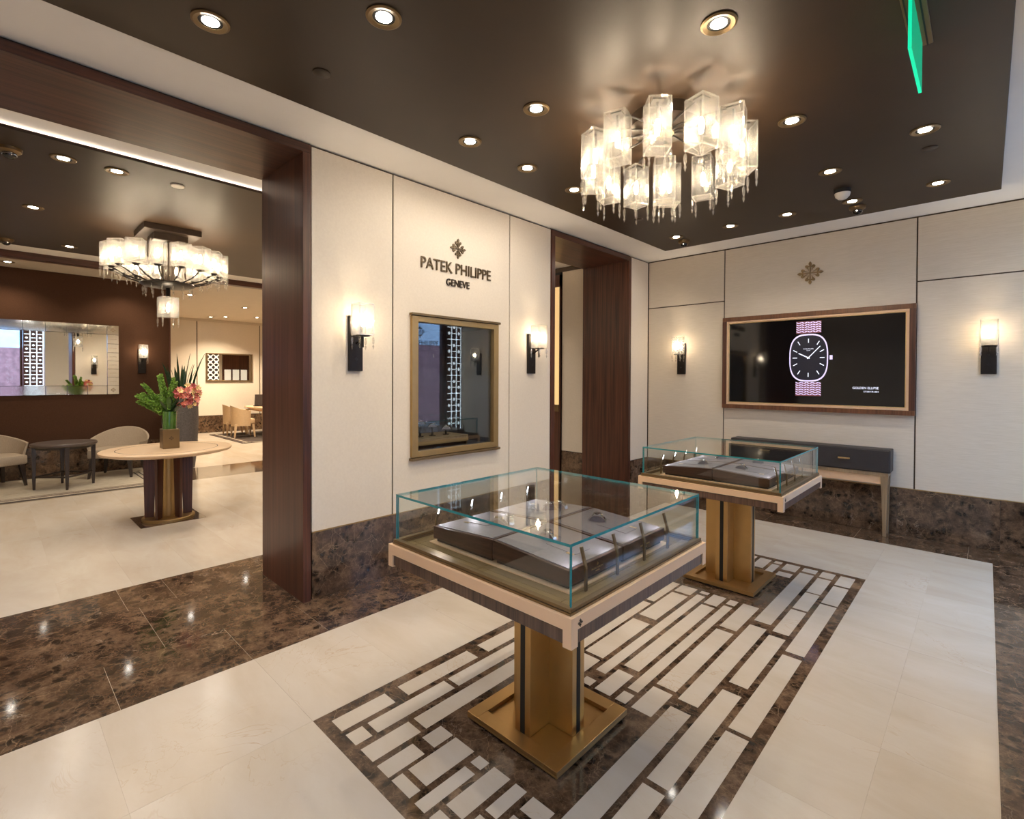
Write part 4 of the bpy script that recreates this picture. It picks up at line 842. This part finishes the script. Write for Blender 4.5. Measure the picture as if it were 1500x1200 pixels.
for x0, x1, m in ((.79, .865, 'rugd'), (.70, .722, 'rugm'), (.655, .668, 'rugm'), (.60, .61, 'rugm'), (-.93, -.87, 'rugd')): MB().box(x0, x1, -1.25, 1.25, .009, .0125).build('border_stripe', M[m], ru)
for y0 in (.86, .92, .98, 1.04): MB().box(-.45, .42+(y0-.86)*.3, y0, y0+.016, .009, .012).build('end_stripe', M['rugd'], ru)
MB().box(-.93, .865, 1.215, 1.25, .009, .0125).build('border_stripe', M['rugd'], ru)
bt = thing('side_table', 'round dark coffee table with four slim legs between the armchairs', 'table', (-9.02, .72, .012))
MB().lathe([(0, .555), (.33, .555), (.345, .57), (.345, .592), (.335, .602), (0, .602)], 48).build('table_top', M['tabletopd'], bt, smooth=True); MB().lathe([(0, .525), (.29, .525), (.29, .555), (0, .555)], 40).build('apron', M['espresso'], bt, smooth=True)
for k in range(4):
    a = k*PI/2; lg = MB(); lg.T = Matrix.Translation((.30*math.cos(a), .30*math.sin(a), 0)) @ Matrix.Rotation(a, 4, 'Z'); v = []
    for z, h in ((0, .013), (.14, .018), (.55, .024)):
        for p, q in ((-1, -1), (1, -1), (1, 1), (-1, 1)): v.append((p*h, q*h, z))
    lg.add(v, [(3, 2, 1, 0)]+[(4*j+i, 4*j+(i+1) % 4, 4*j+4+(i+1) % 4, 4*j+4+i) for j in (0, 1) for i in range(4)]+[(8, 9, 10, 11)]).build('leg', M['espresso'], bt, bevel=.002)
    b = a+PI/2; MB().tube([(.295*math.cos(a), .295*math.sin(a), .165), (.295*math.cos(b), .295*math.sin(b), .165)], .013, 6).build('stretcher', M['espresso'], bt)

def tub_chair(name, label, loc, rz, w, hb, ha, seat_h, mat, legm, group, flare=.07, legs=True):
    # faces local -y
    c = thing(name, label, 'armchair', loc, rz, group); rx, ry = w/2, w*.47; t0 = .035
    n_ = 30; A = math.radians(118); vs = []; fs = []; prof = 5
    for i in range(n_+1):
        a = PI/2-A+2*A*i/n_; f = abs(a-PI/2)/A; top = ha+(hb-ha)*(.5+.5*math.cos(PI*min(1, f*1.05))); bot = seat_h*.62
        o = flare*(1-f*.3)
        for sgn in (1, -1):
            for k in range(prof):
                t = k/(prof-1); z = bot+(top-bot)*t; e = o*(t**1.6); th = t0*(1-.45*t)*(1 if sgn > 0 else 0)
                R1 = rx+e-th*(1 if sgn < 0 else 0)-(t0*(1-.45*t) if sgn < 0 else 0); R2 = ry+e-(t0*(1-.45*t) if sgn < 0 else 0)
                R1 = rx+e-(t0*(1-.45*t) if sgn < 0 else 0)
                zz = z+(.008 if (k == prof-1 and sgn > 0) else 0); vs.append((R1*math.cos(a), R2*math.sin(a), zz))
    m = 2*prof
    for i in range(n_):
        for k in range(prof-1):
            fs.append((i*m+k, (i+1)*m+k, (i+1)*m+k+1, i*m+k+1)); fs.append((i*m+prof+k+1, (i+1)*m+prof+k+1, (i+1)*m+prof+k, i*m+prof+k))
        fs.append((i*m+prof-1, (i+1)*m+prof-1, (i+1)*m+2*prof-1, i*m+2*prof-1)); fs.append((i*m+prof, (i+1)*m+prof, (i+1)*m, i*m))
    for i in (0, n_):
        for k in range(prof-1): fs.append((i*m+k, i*m+k+1, i*m+prof+k+1, i*m+prof+k))
    MB().add(vs, fs).build('shell_back', M[mat], c, smooth=True)
    poly = [(rx*.96*math.cos(a), ry*.96*math.sin(a)) for a in [math.radians(-28)+math.radians(236)*i/20 for i in range(21)]]
    poly = [p for p in poly]+[(-rx*.86, -ry*.86), (rx*.86, -ry*.86)]
    MB().prism(poly, seat_h-.13, seat_h).build('seat', M[mat], c, bevel=.025, smooth=True)
    for sx in (-1, 1):
        for sy in (-1, 1):
            x, y = sx*w*.34, sy*w*.34; lg = MB(); v = []
            for z, h, off in ((0, .014, .035), (seat_h-.12, .028, 0)):
                for p, q in ((-1, -1), (1, -1), (1, 1), (-1, 1)): v.append((x+sx*off+p*h, y+sy*off+q*h, z))
            lg.add(v, [(3, 2, 1, 0)]+[(i, (i+1) % 4, 4+(i+1) % 4, 4+i) for i in range(4)]+[(4, 5, 6, 7)]).build('leg', M[legm], c, bevel=.002)
    return c
def face(dx, dy): return math.atan2(dy, dx)+PI/2
tub_chair('lounge_chair', 'taupe tub armchair with flared back beside the planter', (-9.53, 1.365, .0105), face(.88, -.47), .66, .70, .50, .42, 'taupe', 'espresso', 'taupe lounge chairs')
tub_chair('lounge_chair', 'taupe tub armchair under the far end of the long mirror, cut by the picture edge', (-9.62, .02, .0105), face(.90, .40), .66, .70, .56, .42, 'taupe', 'espresso', 'taupe lounge chairs')

# ------------------------------------------------------------------ dining corner
dr = thing('dining_rug', 'dark brown striped rug under the dining table', 'rug', (-13.3, 4.95, .0005)); MB().box(-1.3, 1.15, -.98, 1.5, 0, .010).build('rug_field', M['rugd'], dr, bevel=.003)
for a in (-.94, -.86, -.78): MB().box(-1.26, 1.11, a, a+.035, .009, .012).build('rug_stripe', M['rugm'] if a != -.86 else M['rugc'], dr)
MB().box(1.06, 1.12, -.96, 1.48, .009, .012).build('rug_stripe', M['rugc'], dr)
dt = thing('dining_table', 'pale wood dining table with tapered legs on the dark rug', 'table', (-13.5, 5.08, .0105)); MB().prism([(-.75+.06*(1-math.cos(t))*0, 0)]*0+[(.75*math.copysign(abs(math.cos(a))**.35, math.cos(a)), .45*math.copysign(abs(math.sin(a))**.35, math.sin(a))) for a in [2*PI*i/48 for i in range(48)]], .70, .735).build('table_top', M['veneer'], dt, smooth=True)
MB().box(-.6, .6, -.33, .33, .63, .70).build('apron', M['oak'], dt)
for sx in (-1, 1):
    for sy in (-1, 1): MB().lathe([(0, 0), (.022, 0), (.04, .66), (0, .66)], 12, (sx*.56, sy*.37, 0)).build('leg', M['tan'], dt, smooth=True)
def dchair(x, y, dx, dy, lab): tub_chair('dining_chair', lab, (x, y, .0105), face(dx, dy), .56, .78, .66, .46, 'tan', 'tan', 'tan dining chairs', .02)['category'] = 'chair'
dchair(-13.50, 4.42, .12, 1, 'tan leather dining chair nearest along the dining table'); dchair(-14.22, 4.46, .1, 1, 'tan leather dining chair at the mirror end of the dining table'); dchair(-13.1, 5.98, -.1, -1, 'tan dining chair on the far side of the dining table')
cd = thing('card_stand', 'dark printed card in a stand on the dining table', 'card stand', (-13.75, 4.88, .7456), .9); mb = MB(); mb.box(-.11, .11, -.06, .06, 0, .02); mb.build('stand_base', M['black'], cd, bevel=.002); mb = MB(); mb.T = Matrix.Translation((0, 0, .018)) @ Matrix.Rotation(-.14, 4, 'X'); mb.box(-.10, .10, -.006, .006, 0, .29); mb.build('card', M['paper'], cd, bevel=.002)
m2 = thing('lattice_mirror', 'dark framed mirror with white lattice strip on the dining wall', 'mirror', (XD, 4.643, 1.38)); q = MB()
q.box(0, .035, -.585, .585, 0, .035).box(0, .035, -.585, .585, .735, .77).box(0, .035, -.585, -.55, .035, .735).box(0, .035, .55, .585, .035, .735); q.build('frame', M['bronzed'], m2, bevel=.003); MB().box(0, .02, -.27, .55, .035, .735).build('mirror_glass', M['mirror'], m2); MB().box(0, .016, -.55, -.27, .035, .735).build('lattice_ground', M['black'], m2)
lt = MB()
for r_ in range(5):
    for c_ in range(2):
        for sg_ in (1, -1):
            lt.T = Matrix.Translation((.018, -.48+c_*.14, .105+r_*.14)) @ Matrix.Rotation(sg_*PI/4, 4, 'X'); lt.box(-.004, .004, -.095, .095, -.012, .012)
        lt.T = Matrix.Translation((.019, -.48+c_*.14, .105+r_*.14)) @ Matrix.Rotation(PI/4, 4, 'X'); lt.box(-.004, .004, -.028, .028, -.028, .028)
lt.T = Matrix(); lt.build('lattice', M['white'], m2)
cb = thing('display_cabinet', 'dark cabinet with three lit panels opposite the lattice mirror', 'cabinet', (-9.72, 6.5, .001)); MB().box(-.08, -.001, -.46, .46, 0, 2.6).build('carcass', M['woodv'], cb, bevel=.003)
for i in range(3): MB().box(-.086, -.078, -.40+.28*i, -.18+.28*i, .85, 1.78).build('lit_panel', M['cablit'], cb)
